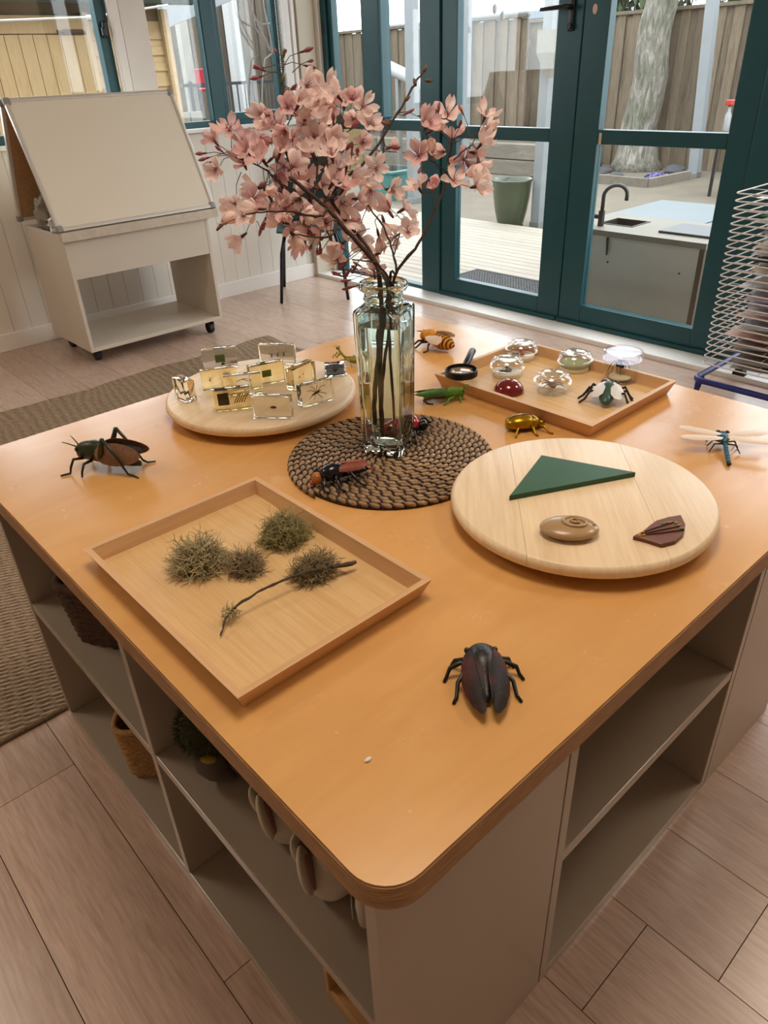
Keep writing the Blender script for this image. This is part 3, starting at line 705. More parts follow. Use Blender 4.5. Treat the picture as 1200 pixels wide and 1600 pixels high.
wpi = thing('white_pipe', 'thick white pipe leaning before the brown fence', 'pipe', tuple((wp0+wp1)/2)); w_ = (wp1-wp0)
part('tube', MB().cyl(-w_/2*1.0, w_/2*2.2, .085, n=16), plain('white_pipe_plastic', '#d9dcdc', .4), wpi, 40)
part('pipe_stand', MB().bb((-.03, -.03, ZG-wpi.location.z), (.03, .03, -.05)), MATS['galvanised'], wpi)
# neighbour's blue grey roofline beyond the fence
nb = thing('neighbour_house', 'pale neighbouring house with blue grey roof beyond the fence', 'building', (13.4, 10.6, ZG))
part('wall', MB().bb((-.8, -2.6, 0), (1.2, 3.2, 2.0)), plain('pale_render', '#c9d2d6', .7), nb); part('roof', MB().bb((-1.0, -2.8, 2.0), (1.4, 3.4, 2.12)), plain('blue_grey_roof', '#8fa3b0', .5), nb)

lin = _lin0
# ================================================================ things lying on the table
Z = HT
# ---- woven mat: one coil in a spiral with dark stitches
MC = Vector((.5555, .5847, Z)); MR = .184
def mat_straw():
    m = N('plaited_straw'); oi = m.coords((1, 1, 1)); f = m.noise(oi, 90, 4, .7); g = m.noise(oi, 9, 2)
    m.col(m.mix(m.ramp(f, [(.3, '#5f4632'), (.5, '#94744f'), (.72, '#c2a47c')]), m.ramp(g, [(.3, '#7a5c42'), (.7, '#b3946f')]), .4)); m.val('Roughness', .45); m.bump(f, .3, .001); return m.m
M_STRAW = mat_straw(); M_STITCH = plain('dark_stitch', '#2a1d1a', .55)
matt = thing('woven_placemat', 'round brown coiled straw placemat with dark stitching under the vase', 'placemat', tuple(MC))
pitch = .0100; coil = MB(); sti = MB(); path = []; th = 0.0
while True:
    r = .004+pitch*th/(2*PI)
    if r > MR-.005: break
    path.append(Vector((r*math.cos(th), r*math.sin(th), .0048))); th += .006/max(r, .01)
# each visible straw segment: short slanted bundles along the spiral
def spiral(th): 
    r = .004+pitch*th/(2*PI); return Vector((r*math.cos(th), r*math.sin(th), .0)), r
th = 2.0; rnd = random.Random(4)
while True:
    p0, r = spiral(th)
    if r > MR-.005: break
    seg = .0185; dth = seg/r; p1, _ = spiral(th+dth)
    t = (p1-p0).normalized(); nrm = Vector((t.y, -t.x, 0))     # outward
    sl = .0024                                               # slant of the bundle
    c = (p0+p1)/2
    a = c-t*seg*.53-nrm*sl; b = c+t*seg*.53+nrm*sl; h = .0042+rnd.uniform(0, .0012)
    pts = [a+Vector((0, 0, .0035)), a*.75+b*.25+Vector((0, 0, h+.0006)), a*.25+b*.75+Vector((0, 0, h+.0006)), b+Vector((0, 0, .0035))]
    coil.tube(pts, [.0030, .0046, .0046, .0030], 6)
    s0 = p1-nrm*.0052-t*.0058; s1 = p1+nrm*.0052+t*.0058
    sti.tube([s0+Vector((0, 0, .003)), p1-t*.0022-nrm*.002+Vector((0, 0, .0089)), p1+t*.0022+nrm*.002+Vector((0, 0, .0089)), s1+Vector((0, 0, .003))], .00125, 4, False)
    th += dth
part('coil', coil, M_STRAW, matt, True)['kind'] = 'stuff'
part('stitching', sti, M_STITCH, matt, True)['kind'] = 'stuff'
part('backing', MB().lathe([(0, .0005), (MR-.010, .0005), (MR-.008, .003), (0, .0032)], 64), M_STITCH, matt)
ZM = Z+.0095

# ---- lazy susans
M_PINE = wood('pale_pine', '#d3b48c', '#ecd6b4', (26, 1.6, 20), .4, 5, .8, randobj=.03, bump=.03, c3='#e2c8a2')
M_PINE2 = wood('pale_pine_turned', '#d3b48c', '#ecd6b4', (1.6, 26, 20), .35, 5, .8, randobj=.03, bump=.03, c3='#e2c8a2')
def susan(cx, cy, label, mat, rz):
    t = thing('lazy_susan', label, 'lazy susan', (cx, cy, Z), rz); R = .195
    # top made of three glued boards
    n = 96
    ys = [-R-.01, -.088, .095, R+.01]
    prof = lambda r: [(r-.010, .015), (r-.003, .018), (r, .024), (r-.001, .030), (r-.005, .0345), (r-.007, .035)]
    for k in range(3):
        m = MB(); pts = []
        for i in range(n):
            q = 2*PI*i/n; pts.append((math.cos(q), math.sin(q)))
        # clip circle between ys[k] and ys[k+1]
        rings = []
        for rr, zz in prof(R):
            lo, hi = ys[k]+.0002, ys[k+1]-.0002
            ring = []
            a0 = max(-1, min(1, lo/rr)); a1 = max(-1, min(1, hi/rr)); s0, s1 = math.asin(a0), math.asin(a1)
            for i in range(25): q = s0+(s1-s0)*i/24; ring.append(Vector((rr*math.cos(q), rr*math.sin(q), zz)))
            for i in range(25): q = s1+(s0-s1)*i/24; ring.append(Vector((-rr*math.cos(q), rr*math.sin(q), zz)))
            rings.append(ring)
        m.loft(rings); part('board', m, mat, t, 40, weld=1e-6)
    part('bearing', MB().lathe([(.10, 0), (.105, .002), (.105, .006), (.08, .007), (.08, .0148)], 48), plain('bearing_grey', '#8d8a86', .4, .6), t, 40)
    return t
susan(.629, .245, 'round pale pine lazy susan under the green triangle and snail stone', M_PINE2, math.radians(43))
susan(.5397, .9601, 'round pale pine lazy susan covered with clear resin specimen blocks', M_PINE2, math.radians(18))
ZS2 = Z+.035

# ---- bamboo trays
M_BAM = wood('bamboo_strip', '#c59a62', '#dcb884', (60, 2.2, 30), .42, 5, .4, randobj=.03, bump=.03, c3='#d1aa74')
M_BAMR = wood('bamboo_rim_long', '#c4986a', '#d8b082', (60, 2.0, 30), .42, 5, .4, randobj=.04, bump=.02)
M_BAMX = wood('bamboo_rim_short', '#c4986a', '#d8b082', (2.0, 60, 30), .42, 5, .4, randobj=.04, bump=.02)
def tray(x0, x1, y0, y1, label, h=.028, tilt=0):
    cx, cy = (x0+x1)/2, (y0+y1)/2; a, b = (x1-x0)/2, (y1-y0)/2; fl, w = .011, .009
    t = thing('bamboo_tray', label, 'tray', (cx, cy, Z), tilt)
    part('base', MB().bb((-a+fl+.002, -b+fl+.002, .002), (a-fl-.002, b-fl-.002, .007)), M_BAM, t)
    for (sx, sy) in ((1, 0), (-1, 0), (0, 1), (0, -1)):
        m = MB(); prof = [(fl, 0), (0, h), (w, h), (fl+w*.8, 0)]   # inset from the outer rim, height
        rings = []
        for e in (-1, 1):
            ring = []
            for ins, z in prof:
                if sx: ring.append(Vector((sx*(a-ins), e*(b-ins), z)))
                else: ring.append(Vector((e*(a-ins), sy*(b-ins), z)))
            rings.append(ring)
        m.loft(rings); part('rim_side', m, M_BAMR if sx else M_BAMX, t, weld=1e-6)
    return t
tray(.031, .3245, .2605, .661, 'bamboo tray holding grey green lichen and a twig')
tray(.853, 1.151, .374, .768, 'bamboo tray holding insect viewing jars and a magnifier')
ZT = Z+.007

# ---- square recycled-glass vase with water
VC = Vector((.569, .605)); VR = math.radians(26)
M_VG = glass('aqua_bottle_glass', '#e9f6f2', 1.5); M_VW = glass('vase_water', '#fdfdf8', 1.33)
def rsq(h, r, z, n=5, k=0): return [Vector((x, y, z)) for x, y in rrect(-h, h, -h, h, r, n)]
vase = thing('glass_vase', 'tall square aqua glass bottle vase of water on the placemat', 'vase', (VC.x, VC.y, ZM+.0008), VR); vase.scale = (1, 1, .945)
m = MB(); out = []
for h, r, z in ((.031, .005, 0), (.0350, .006, .003), (.0362, .005, .010), (.0372, .0045, .09), (.0385, .0045, .18), (.0397, .0045, .262), (.0388, .006, .267), (.034, .020, .2715), (.0315, .0314, .2745), (.0312, .0311, .279), (.0335, .0334, .283), (.0312, .0311, .287), (.0315, .0314, .293), (.0375, .0374, .297), (.0398, .0397, .301), (.0398, .0397, .306), (.0375, .0374, .3095)): out.append(rsq(h, r, z))
inn = []
for h, r, z in ((.0345, .0344, .3085), (.031, .0309, .302), (.0282, .0281, .292), (.0285, .0284, .276), (.032, .018, .267), (.0358, .006, .259), (.0342, .008, .18), (.0328, .007, .09), (.0318, .008, .026), (.026, .012, .017)): inn.append(rsq(h, r, z))
m.loft(out+inn); part('bottle', m, M_VG, vase, 35, weld=1e-6)
wv = [rsq(h, r, z) for h, r, z in ((.0255, .012, .0175), (.0316, .008, .0265), (.0326, .007, .09), (.034, .008, .18), (.0352, .007, .238), (.0352, .007, .2405))]
part('water', MB().loft(wv), M_VW, vase, 35, weld=1e-6)

# ---- green triangle
M_GRN = plain('dark_green_paint', '#24522f', .4, var=.05, vscale=20)
pa, pb, pc = on_z(846, 711, ZS2+.008), on_z(993, 738, ZS2+.008), on_z(796, 775, ZS2+.008)
cc = (pa+pb+pc)/3
def bev_poly(P, z0, z1, e):
    c = sum(P, Vector((0, 0)))/len(P); ins = [q+(c-q)*(e/max((c-q).length, 1e-6)) for q in P]
    return MB().loft([[Vector((q.x, q.y, z0)) for q in P], [Vector((q.x, q.y, z1-e*.6)) for q in P], [Vector((q.x, q.y, z1)) for q in ins]])
tri = [Vector((q.x-cc.x, q.y-cc.y)) for q in (pa, pc, pb)]
solo('green_triangle', bev_poly(tri, 0, .008, .0012), M_GRN, 'flat dark green wooden triangle on the lazy susan', 'triangle', loc=(cc.x, cc.y, ZS2+.0003), weld=1e-6)

# ---- carved snail stone
M_STONE = plain('tan_stone', '#a98a62', .3, var=.08, vscale=20, coat=.2)
sc_ = (on_z(845, 828, ZS2+.004)+on_z(933, 832, ZS2+.004))/2
st = thing('snail_stone', 'smooth tan oval stone carved with a spiral shell', 'stone', (sc_.x, sc_.y, ZS2), math.atan2(-.061, .047))
part('body', MB().ell((0, 0, .0095), (.040, .0285, .0098), None, 36, 14, lambda d: 1+.04*d.x*d.y), M_STONE, st, True)
sp_ = []; 
for i in range(70):
    q = i/69*4.6*PI; r = .0205*(1-i/69)**1.15+.0008
    x, y = .009+r*math.cos(q)*1.1, .001+r*math.sin(q)*.8
    zz = .0095+.0105*math.sqrt(max(0, 1-(x/.0385)**2-(y/.028)**2)); sp_.append((x, y, zz-.0010+.0025*(i/69)))
part('spiral_ridge', MB().tube(sp_, [.0026*(1-.75*i/69)+.0003 for i in range(70)], 8), M_STONE, st, True)

# ---- painted wing plaque
lf = [on_z(*q, ZS2+.006) for q in ((989.6, 837.6), (1006.6, 828), (1016, 820), (1025.7, 813), (1045, 807.5), (1064, 804.5), (1071, 819), (1068, 834), (1055.5, 845), (1034, 850.4), (1017, 845), (1002, 840.6))]
lc = sum(lf, Vector())/len(lf); poly = [Vector((q.x-lc.x, q.y-lc.y)) for q in lf]
la, lb_ = Vector((lf[0].x-lc.x, lf[0].y-lc.y)), Vector((lf[6].x-lc.x, lf[6].y-lc.y)); ax = (lb_-la).normalized(); ay = Vector((-ax.y, ax.x)); Lw = (lb_-la).length
wing = thing('painted_wing', 'brown wing shaped wooden plaque painted with dark veins and gold tips', 'plaque', (lc.x, lc.y, ZS2+.0003))
part('plaque', bev_poly(list(reversed(poly)), 0, .006, .001), plain('brown_paint', '#6d3a24', .4, var=.1, vscale=60), wing, weld=1e-6)
def wq(u, v): q = la+ax*(u*Lw)+ay*v; return (q.x, q.y, .0064)
M_VEIN = plain('black_vein', '#17110e', .4); M_GOLD = plain('gold_paint', '#c8952c', .4); M_GP = plain('green_paint_dab', '#4a7a36', .4)
for v0, v1 in ((.003, .009), (.0, -.002), (-.003, -.012)): part('vein', MB().tube([wq(.12, v0*.6), wq(.42, v1*.6), wq(.86, v1*1.0)], [.0006, .0011, .0013], 5), M_VEIN, wing)
for k, (u, v) in enumerate(((.12, .001), (.17, -.003), (.2, .003), (.1, -.002), (.86, .0085), (.88, .001), (.80, .011))): part('gold_dab', MB().ell(wq(u, v), (.004 if k < 4 else .005, .0014, .0008), Matrix.Rotation(math.atan2(ax.y, ax.x), 3, 'Z'), 8, 4), M_GOLD, wing, True)
for u, v in ((.74, .0125), (.88, .005), (.86, -.008), (.68, .0115)): part('green_dab', MB().ell(wq(u, v), (.004, .0018, .0008), Matrix.Rotation(math.atan2(ax.y, ax.x), 3, 'Z'), 8, 4), M_GP, wing, True)

# ---- lichen clumps and twig
M_LICH = plain('grey_green_lichen', '#b8ac86', .85, var=.3, vscale=60); M_LICH2 = plain('olive_lichen', '#a2996a', .85, var=.3, vscale=60); M_LICHB = plain('brown_lichen', '#988868', .85, var=.3, vscale=60)
def strands(n, c, r, seed, rad=.0007, curl=1.0, L=.022, flat=.55, core=.35):
    rnd = random.Random(seed); m = MB(); c = Vector(c)
    for _ in range(n):
        d = Vector((rnd.gauss(0, 1), rnd.gauss(0, 1), rnd.gauss(.25, .8))).normalized()
        p = c+Vector((d.x*r[0], d.y*r[1], abs(d.z)*r[2]))*rnd.uniform(core, .85); p.z = max(p.z, .001)
        pts = [p.copy()]; dd = (d+Vector((rnd.gauss(0, .5), rnd.gauss(0, .5), rnd.gauss(0, .4)))).normalized(); seg = L/5
        for k in range(5):
            dd = (dd+Vector((rnd.gauss(0, .45), rnd.gauss(0, .45), rnd.gauss(0, .4)))*curl).normalized(); p = p+dd*seg*rnd.uniform(.6, 1.2); p.z = max(p.z, .0008); pts.append(p.copy())
        m.tube(pts, [rad*1.3, rad*1.2, rad, rad*.9, rad*.7, rad*.4], 3, False)
        if rnd.random() < .5:
            q = pts[3]; e = (dd+Vector((rnd.gauss(0, .7), rnd.gauss(0, .7), rnd.gauss(0, .5)))).normalized(); m.tube([q, q+e*seg, q+e*seg*1.8+Vector((0, 0, .001))], [rad*.9, rad*.7, rad*.3], 3, False)
    return m
def lichen(name, label, px, py, r, n, seed, mat, **kw):
    b = on_z(px, py, ZT); t = thing(name, label, 'lichen', (b.x, b.y, ZT+.0003))
    part('strands', strands(n, (0, 0, .0), r, seed, **kw), mat, t, True)['kind'] = 'stuff'
    part('holdfast', MB().ell((0, 0, r[2]*.28), (r[0]*.5, r[1]*.5, r[2]*.28), None, 12, 8, lambda d: 1+.25*noise.noise(d*2)), M_LICHB, t, True)
    return t
lichen('lichen_clump', 'largest spiky grey green lichen clump on the bamboo tray', 314, 884, (.029, .029, .038), 700, 1, M_LICH, rad=.0007, L=.040, curl=1.25)
lichen('lichen_clump', 'small brownish lichen clump beside the spiky one', 386, 890, (.019, .019, .024), 460, 2, M_LICHB, rad=.0005, L=.028, curl=1.3)
lichen('lichen_clump', 'fine fluffy round olive lichen ball on the bamboo tray', 447, 842, (.034, .031, .040), 1300, 3, M_LICH2, rad=.00045, L=.030, curl=1.5)
M_TWIG = plain('lichen_covered_twig', '#4b4236', .9, var=.35, vscale=150, bump=.6, bscale=300)
tw = [on_z(345, 993, ZT+.004), on_z(352, 966, ZT+.012), on_z(372, 945, ZT+.018), on_z(410, 921, ZT+.022), on_z(450, 903, ZT+.022), on_z(485, 892, ZT+.021), on_z(520, 885, ZT+.018), on_z(556, 878, ZT+.012)]
t0 = tw[4].copy(); t0.z = ZT
twig = thing('lichen_twig', 'bent dark twig with a tuft of brown lichen on the bamboo tray', 'twig', tuple(t0))
tq_ = []; trr = []; rnd = random.Random(12)
for i in range(len(tw)-1):
    for k in range(5):
        u = k/5; tq_.append(tw[i].lerp(tw[i+1], u)-t0+Vector((rnd.gauss(0, .0006), rnd.gauss(0, .0006), rnd.gauss(0, .0005)))); g_ = .0010+.0018*(i+u)/7; trr.append(g_*rnd.uniform(.75, 1.35))
tq_.append(tw[-1]-t0); trr.append(.0026)
part('stem', MB().tube(tq_, trr, 7), M_TWIG, twig, True)
tc_ = on_z(492, 897, ZT+.0)-t0
part('lichen_tuft', strands(620, (tc_.x, tc_.y, .002), (.032, .017, .024), 9, rad=.0005, L=.03, curl=1.3), M_LICHB, twig, True)['kind'] = 'stuff'
tc2 = on_z(360, 958, ZT+.01)-t0
part('lichen_tuft', strands(60, (tc2.x, tc2.y, .010), (.007, .007, .008), 10, rad=.0006, L=.014), M_LICH, twig, True)['kind'] = 'stuff'

# ---- magnifying glass leaning on the tray rim
mc = on_z(721, 580, Z+.037); hv = on_z(742, 549, Z+.03)-mc; hd = math.atan2(hv.y, hv.x)
mg = thing('magnifying_glass', 'black rimmed magnifying glass resting on the tray rim', 'magnifier', (mc.x, mc.y, Z+.0285), hd)
M_BPL = plain('black_plastic', '#131316', .35)
Rm = .0345
part('rim', MB().lathe([(Rm-.003, 0), (Rm, .001), (Rm, .013), (Rm-.003, .014), (Rm-.004, .010), (Rm-.004, .003)], 56, closed=True), M_BPL, mg, 40)
part('lens', MB().lathe([(0, .0035), (Rm*.5, .0042), (Rm-.0045, .006), (Rm-.0045, .0075), (Rm*.5, .0092), (0, .0098)], 48), glass('lens_glass', '#f6faf9', 1.45), mg, True, weld=1e-6)
part('handle', MB().tube([(Rm-.001, 0, .007), (Rm+.012, 0, .0075), (Rm+.02, 0, .008), (Rm+.085, 0, .012), (Rm+.09, 0, .0125)], [.004, .0045, .0075, .008, .006], 14), M_BPL, mg, 40)

# ---- insect viewing jars
M_JAR = pane_mat('jar_plastic', (.95, .96, .955), .95); M_JARB = plain('jar_white_base', '#e9e6dd', .4)
M_JGL = pane_mat('clear_jar_plastic', (.965, .97, .965), 1.0, .09)
M_JARV = pane_mat('violet_jar_plastic', (.93, .91, .96), .95)
def bug(name, parent, L, mat, seed, legs=True, base=(0, 0, 0), rz=0.0, wings=None):
    rnd = random.Random(seed); m = MB(); B = Vector(base); R = Matrix.Rotation(rz, 3, 'Z')
    m.ell(B+R @ Vector((-.18*L, 0, .12*L)), (.28*L, .14*L, .11*L), R, 10, 6); m.ell(B+R @ Vector((.16*L, 0, .13*L)), (.16*L, .12*L, .10*L), R, 10, 6); m.ell(B+R @ Vector((.34*L, 0, .13*L)), (.09*L, .09*L, .07*L), R, 8, 5)
    if legs:
        for s in (-1, 1):
            for k in range(3):
                x = (.22-.2*k)*L; m.tube([B+R @ Vector((x, s*.08*L, .12*L)), B+R @ Vector((x+.08*L*(1-k), s*.3*L, .2*L)), B+R @ Vector((x+.22*L*(1-k), s*.48*L, .005))], [.025*L, .02*L, .012*L], 5)
        for s in (-1, 1): m.tube([B+R @ Vector((.4*L, s*.04*L, .15*L)), B+R @ Vector((.62*L, s*.16*L, .2*L))], .010*L, 4)
    return part(name, m, mat, parent, True)
M_BUGD = plain('dark_insect', '#1f1a17', .5); M_BUGR = plain('red_insect', '#a8322c', .5); M_BUGB = plain('brown_insect', '#6a4326', .5, var=.3, vscale=300); M_BUGG = plain('green_insect', '#3d5a35', .5)
def jar(px, py, rpx, label, fill, seed, hpx=.040):
    b = on_z(px, py, ZT); dep = (b-CAM_POS).dot(CF); r = rpx*dep/CAM_F
    t = thing('viewing_jar', label, 'jar', (b.x, b.y, ZT+.0003), seed)
    part('base', MB().lathe([(0, 0), (r*.78, 0), (r*.8, .001), (r*.8, .008), (r*.77, .0085), (0, .0085)], 36), M_JARB if fill != 'clear' else M_JAR, t, 40)
    part('cup', MB().lathe([(r*.80, .0087), (r*.84, .013), (r*.87, .018), (r*.98, .0185), (r, .020), (r, .0225), (r*.98, .024), (r*.86, .0243), (r*.83, .019), (r*.80, .013), (r*.77, .0088)], 44, closed=True), M_JGL, t, 40)
    part('lid', MB().lathe([(r*.88, .0246), (r*.92, .0255), (r*.93, .030), (r*.90, .0335), (r*.82, .0355), (r*.80, .0385), (r*.76, .0395), (r*.70, .0385), (r*.68, .0365), (r*.80, .033), (r*.86, .0295), (r*.86, .0255)], 44, closed=True), M_JGL, t, 40)
    part('lens', MB().lathe([(0, .0355), (r*.45, .0362), (r*.675, .0372), (r*.68, .0385), (r*.45, .0415), (0, .0428)], 40), M_JGL, t, True, weld=1e-6)
    return t, r
j, r = jar(814, 560, 25.5, 'round clear viewing jar with a red insect at the tray back corner', 'w', .2); bug('specimen', j, r*1.0, M_BUGR, 1, base=(.003, 0, .009), rz=.6); bug('specimen', j, r*.5, M_BUGD, 2, base=(-.008, .012, .009), rz=2)
j, r = jar(792, 586, 27, 'round clear viewing jar with small dark insects beside the magnifier', 'w', .9); bug('specimen', j, r*.8, M_BUGG, 3, base=(.004, -.004, .009), rz=.2); bug('specimen', j, r*.7, M_BUGD, 4, base=(-.007, .009, .009), rz=1.6)
j, r = jar(897, 577, 27.5, 'round clear viewing jar filled with pale green sand', 'w', .5); part('sand_filling', MB().lathe([(0, .0088), (r*.78, .0088), (r*.82, .017), (r*.6, .019), (0, .0195)], 30), plain('green_sand', '#a9b38d', .9, var=.25, vscale=400), j, True)
j, r = jar(862, 611, 29.5, 'round clear viewing jar with a brown striped insect beside the red dome', 'clear', 1.3); bug('specimen', j, r*1.15, M_BUGB, 5, base=(0, 0, .010), rz=-.5); part('specimen', MB().ell((-.004, .004, .018), (r*.5, r*.2, .004), Matrix.Rotation(-.6, 3, 'Z'), 12, 6), M_BUGB, j, True)
# tall jar with a spider
b = on_z(968, 593, ZT); dep = (b-CAM_POS).dot(CF); r = 26*dep/CAM_F
j = thing('spider_jar', 'tall clear jar with violet lid holding a black spider', 'jar', (b.x, b.y, ZT+.0003))
part('base', MB().lathe([(0, 0), (r*.98, 0), (r, .002), (r*.97, .004), (0, .0045)], 36), M_JARV, j, 40); part('cup', MB().lathe([(r*.96, .004), (r*.96, .060)], 40), M_JAR, j, True)
part('lid', MB().lathe([(r*1.14, .046), (r*1.16, .05), (r*1.16, .060), (r*1.12, .063), (r*1.02, .064), (r*.98, .061), (0, .061)], 44), M_JARV, j, 40)
part('moss_disc', MB().lathe([(0, .0048), (r*.7, .0048), (r*.6, .009), (0, .0095)], 24), plain('cream_disc', '#d8d0a8', .8), j, True)
spd = MB().ell((0, 0, .030), (.0055, .0075, .005), None, 12, 8).ell((0, .0095, .029), (.004, .0045, .0035), None, 10, 6)
for s in (-1, 1):
    for k in range(4): q = (-.9+.6*k); spd.tube([(0, .007, .029), (s*.008, .007+.008*math.sin(q), .040), (s*.016, .005+.016*math.sin(q), .030), (s*.018, .005+.02*math.sin(q), .018)], [.0012, .0011, .0008, .0005], 5)
part('spider', spd, M_BUGD, j, True)
# red resin dome
b = on_z(795, 612, ZT); dep = (b-CAM_POS).dot(CF); r = 23.5*dep/CAM_F
d_ = thing('red_dome', 'dark red resin dome with a pale insect inside', 'paperweight', (b.x, b.y, ZT+.0003), .4)
part('dome', MB().lathe([(r*.96, 0), (r, .002)]+[(r*math.cos(q), .002+r*.78*math.sin(q)) for q in [PI/2*i/12 for i in range(1, 13)]], 40), plain('dark_red_resin', '#6d0f16', .08, coat=.6), d_, 60)
part('inset_insect', MB().ell((.002, 0, r*.78), (r*.42, r*.14, .002), Matrix.Rotation(.9, 3, 'Z'), 12, 6).ell((.001, .001, r*.785), (r*.14, r*.36, .0015), Matrix.Rotation(.9, 3, 'Z'), 10, 6), plain('pale_cicada', '#b79a72', .5), d_, True)

# ---- clear resin specimen blocks on the far lazy susan
M_RES = glass('clear_resin', '#fbf6e6', 1.42); M_RESY = glass('yellow_resin', '#f6e6b8', 1.42); M_RESC = glass('water_clear_resin', '#f7f9f7', 1.42)
def block(pl, pr_, label, mat, w=None, dp=.020, h=.043, depth_mul=1):
    a, b = on_z(*pl, ZS2), on_z(*pr_, ZS2); d = b-a; L = w or d.length; u = d.normalized(); nrm = Vector((-u.y, u.x, 0))
    if nrm.dot(Vector((CF.x, CF.y, 0))) < 0: nrm = -nrm
    c = a+u*(L/2)+nrm*(dp/2)
    t = thing('resin_block', label, 'resin block', (c.x, c.y, ZS2+.0003), math.atan2(u.y, u.x), 'resin specimen blocks')
    part('resin', MB().cbox((0, 0, h/2), (L, dp, h), .0016), mat, t, 30)
    return t, L, h
def mini(parent, x, z, L, mat, seed, ang=0.0):
    # small insect seen flat inside the block (in its XZ plane)
    m = MB(); rnd = random.Random(seed); R = Matrix.Rotation(-ang, 3, 'Y'); c = Vector((x, 0, z))
    m.ell(c+R @ Vector((-.15*L, 0, 0)), (.26*L, .0016, .11*L), R, 8, 5); m.ell(c+R @ Vector((.2*L, 0, 0)), (.15*L, .0014, .09*L), R, 8, 5)
    for s in (-1, 1):
        for k in range(3):
            xx = (.22-.17*k)*L; m.tube([c+R @ Vector((xx, 0, s*.05*L)), c+R @ Vector((xx+.1*L*(1-k), 0, s*.26*L)), c+R @ Vector((xx+.26*L*(1-k), 0, s*.45*L))], .018*L, 4)
    return part('specimen', m, mat, parent, True)
M_LEAFG = plain('green_leaf_square', '#7f9433', .6, var=.2, vscale=200); M_PAPR = plain('specimen_label', '#d9d2bd', .7)
t, L, h = block((396, 654.5), (456.5, 655), 'clear resin block with one tiny brown seed at its centre', M_RES); part('specimen', MB().ell((.002, 0, h*.48), (.006, .0015, .0028), None, 10, 6), M_BUGB, t, True)
t, L, h = block((473, 638.5), (523, 624.5), 'clear resin block with a long legged brown insect', M_RES)
sm = MB().ell((0, 0, h*.5), (.011, .0015, .0022), Matrix.Rotation(-.3, 3, 'Y'), 10, 6)
for k, (x, z) in enumerate(((-.016, .012), (-.02, .028), (-.006, .008), (.02, .032), (.022, .014), (.004, .036), (-.012, .036), (.012, .008))): sm.tube([(0, 0, h*.5), (x*.55, 0, h*.5+(z-h*.5)*.7+.003), (x, 0, z)], .0006, 4)
part('specimen', sm, M_BUGB, t, True)
t, L, h = block((338, 645), (394, 638.5), 'clear resin block with a black feather square and yellow striped wing', M_RESY, dp=.02)
part('specimen', MB().cbox((-L*.25, 0, h*.52), (.021, .003, .024), .002), M_BUGD, t)
for k in range(5): part('specimen', MB().box((L*.22-.008+.0045*k, 0, h*.5), (.0018, .002, .02), M=Matrix.Rotation(.5, 3, 'Y')), plain('ochre_stripe', '#a58a3a', .6), t)
t, L, h = block((274, 621.5), (298.5, 635), 'clear resin block with a curled dark worm, turned from the others', M_RES, w=.048, dp=.024, h=.044)
part('specimen', MB().tube([(-.018, 0, .03), (-.012, 0, .02), (-.005, 0, .013), (.002, 0, .017), (.008, 0, .02), (.016, 0, .012)], [.0012, .0018, .002, .002, .0018, .001], 7), M_BUGD, t, True)
t, L, h = block((318, 612), (373, 604), 'clear yellow resin block with a fan shaped brown seed', M_RESY, h=.042)
fan = MB()
for k in range(9): q = -.2+k*.34; fan.tube([(L*.22, 0, h*.55), (L*.22+.011*math.cos(q), 0, h*.55+.011*math.sin(q))], [.0012, .0004], 4)
part('specimen', fan, M_BUGB, t, True); mini(t, -L*.25, h*.5, .012, plain('pale_insect', '#b08d55', .6), 3, 1.2)
t, L, h = block((353, 621), (411, 614.5), 'clear resin block with fine curved hairs between two others', M_RES, h=.042); part('specimen', MB().tube([(-.012, 0, .028), (0, 0, .031), (.012, 0, .026)], .0007, 4).tube([(0, 0, .032), (.012, 0, .031), (.018, 0, .024)], .0007, 4), M_BUGB, t, True)
t, L, h = block((393, 606.5), (447, 595.5), 'clear resin block with a yellow green leaf square at the middle', M_RESY, h=.044); part('specimen', MB().cbox((.0, 0, h*.5), (.02, .0025, .014), .001), M_LEAFG, t); mini(t, .0, h*.5, .012, M_BUGD, 5)
t, L, h = block((461, 612), (495, 595.5), 'yellowish resin block with specks, set at a slant', M_RESY, h=.045, dp=.022); mini(t, -.010, h*.5, .006, M_BUGB, 7, 1.5); mini(t, .002, h*.55, .005, M_BUGB, 8, 1.5)
t, L, h = block((319.5, 579.5), (372.5, 574), 'water clear resin block with a dark green leaf square', M_RESC, h=.045, dp=.022); part('specimen', MB().cbox((0, 0, h*.48), (.021, .0025, .017), .001), plain('dark_green_leaf_square', '#4f6a2e', .6, var=.2, vscale=200), t); mini(t, 0, h*.48, .010, M_BUGD, 9)
t, L, h = block((406.5, 569.5), (461, 570), 'clear resin block with three dark beetles in a row', M_RES, h=.044)
for k in range(3): mini(t, -.013+.014*k, h*.42+.002*k, .013, M_BUGD, 20+k, 1.5)
t, L, h = block((508.5, 590), (541.5, 587.5), 'small flat resin block with a dark spider lying beside the mantis', M_RESC, h=.018, dp=.045)
part('specimen', MB().cbox((0, .0, .004), (L*.8, .034, .002), .0008), plain('grey_card', '#4b4a4c', .6), t); bug('specimen', t, .024, M_BUGD, 11, base=(0, 0, .006), rz=1.5)
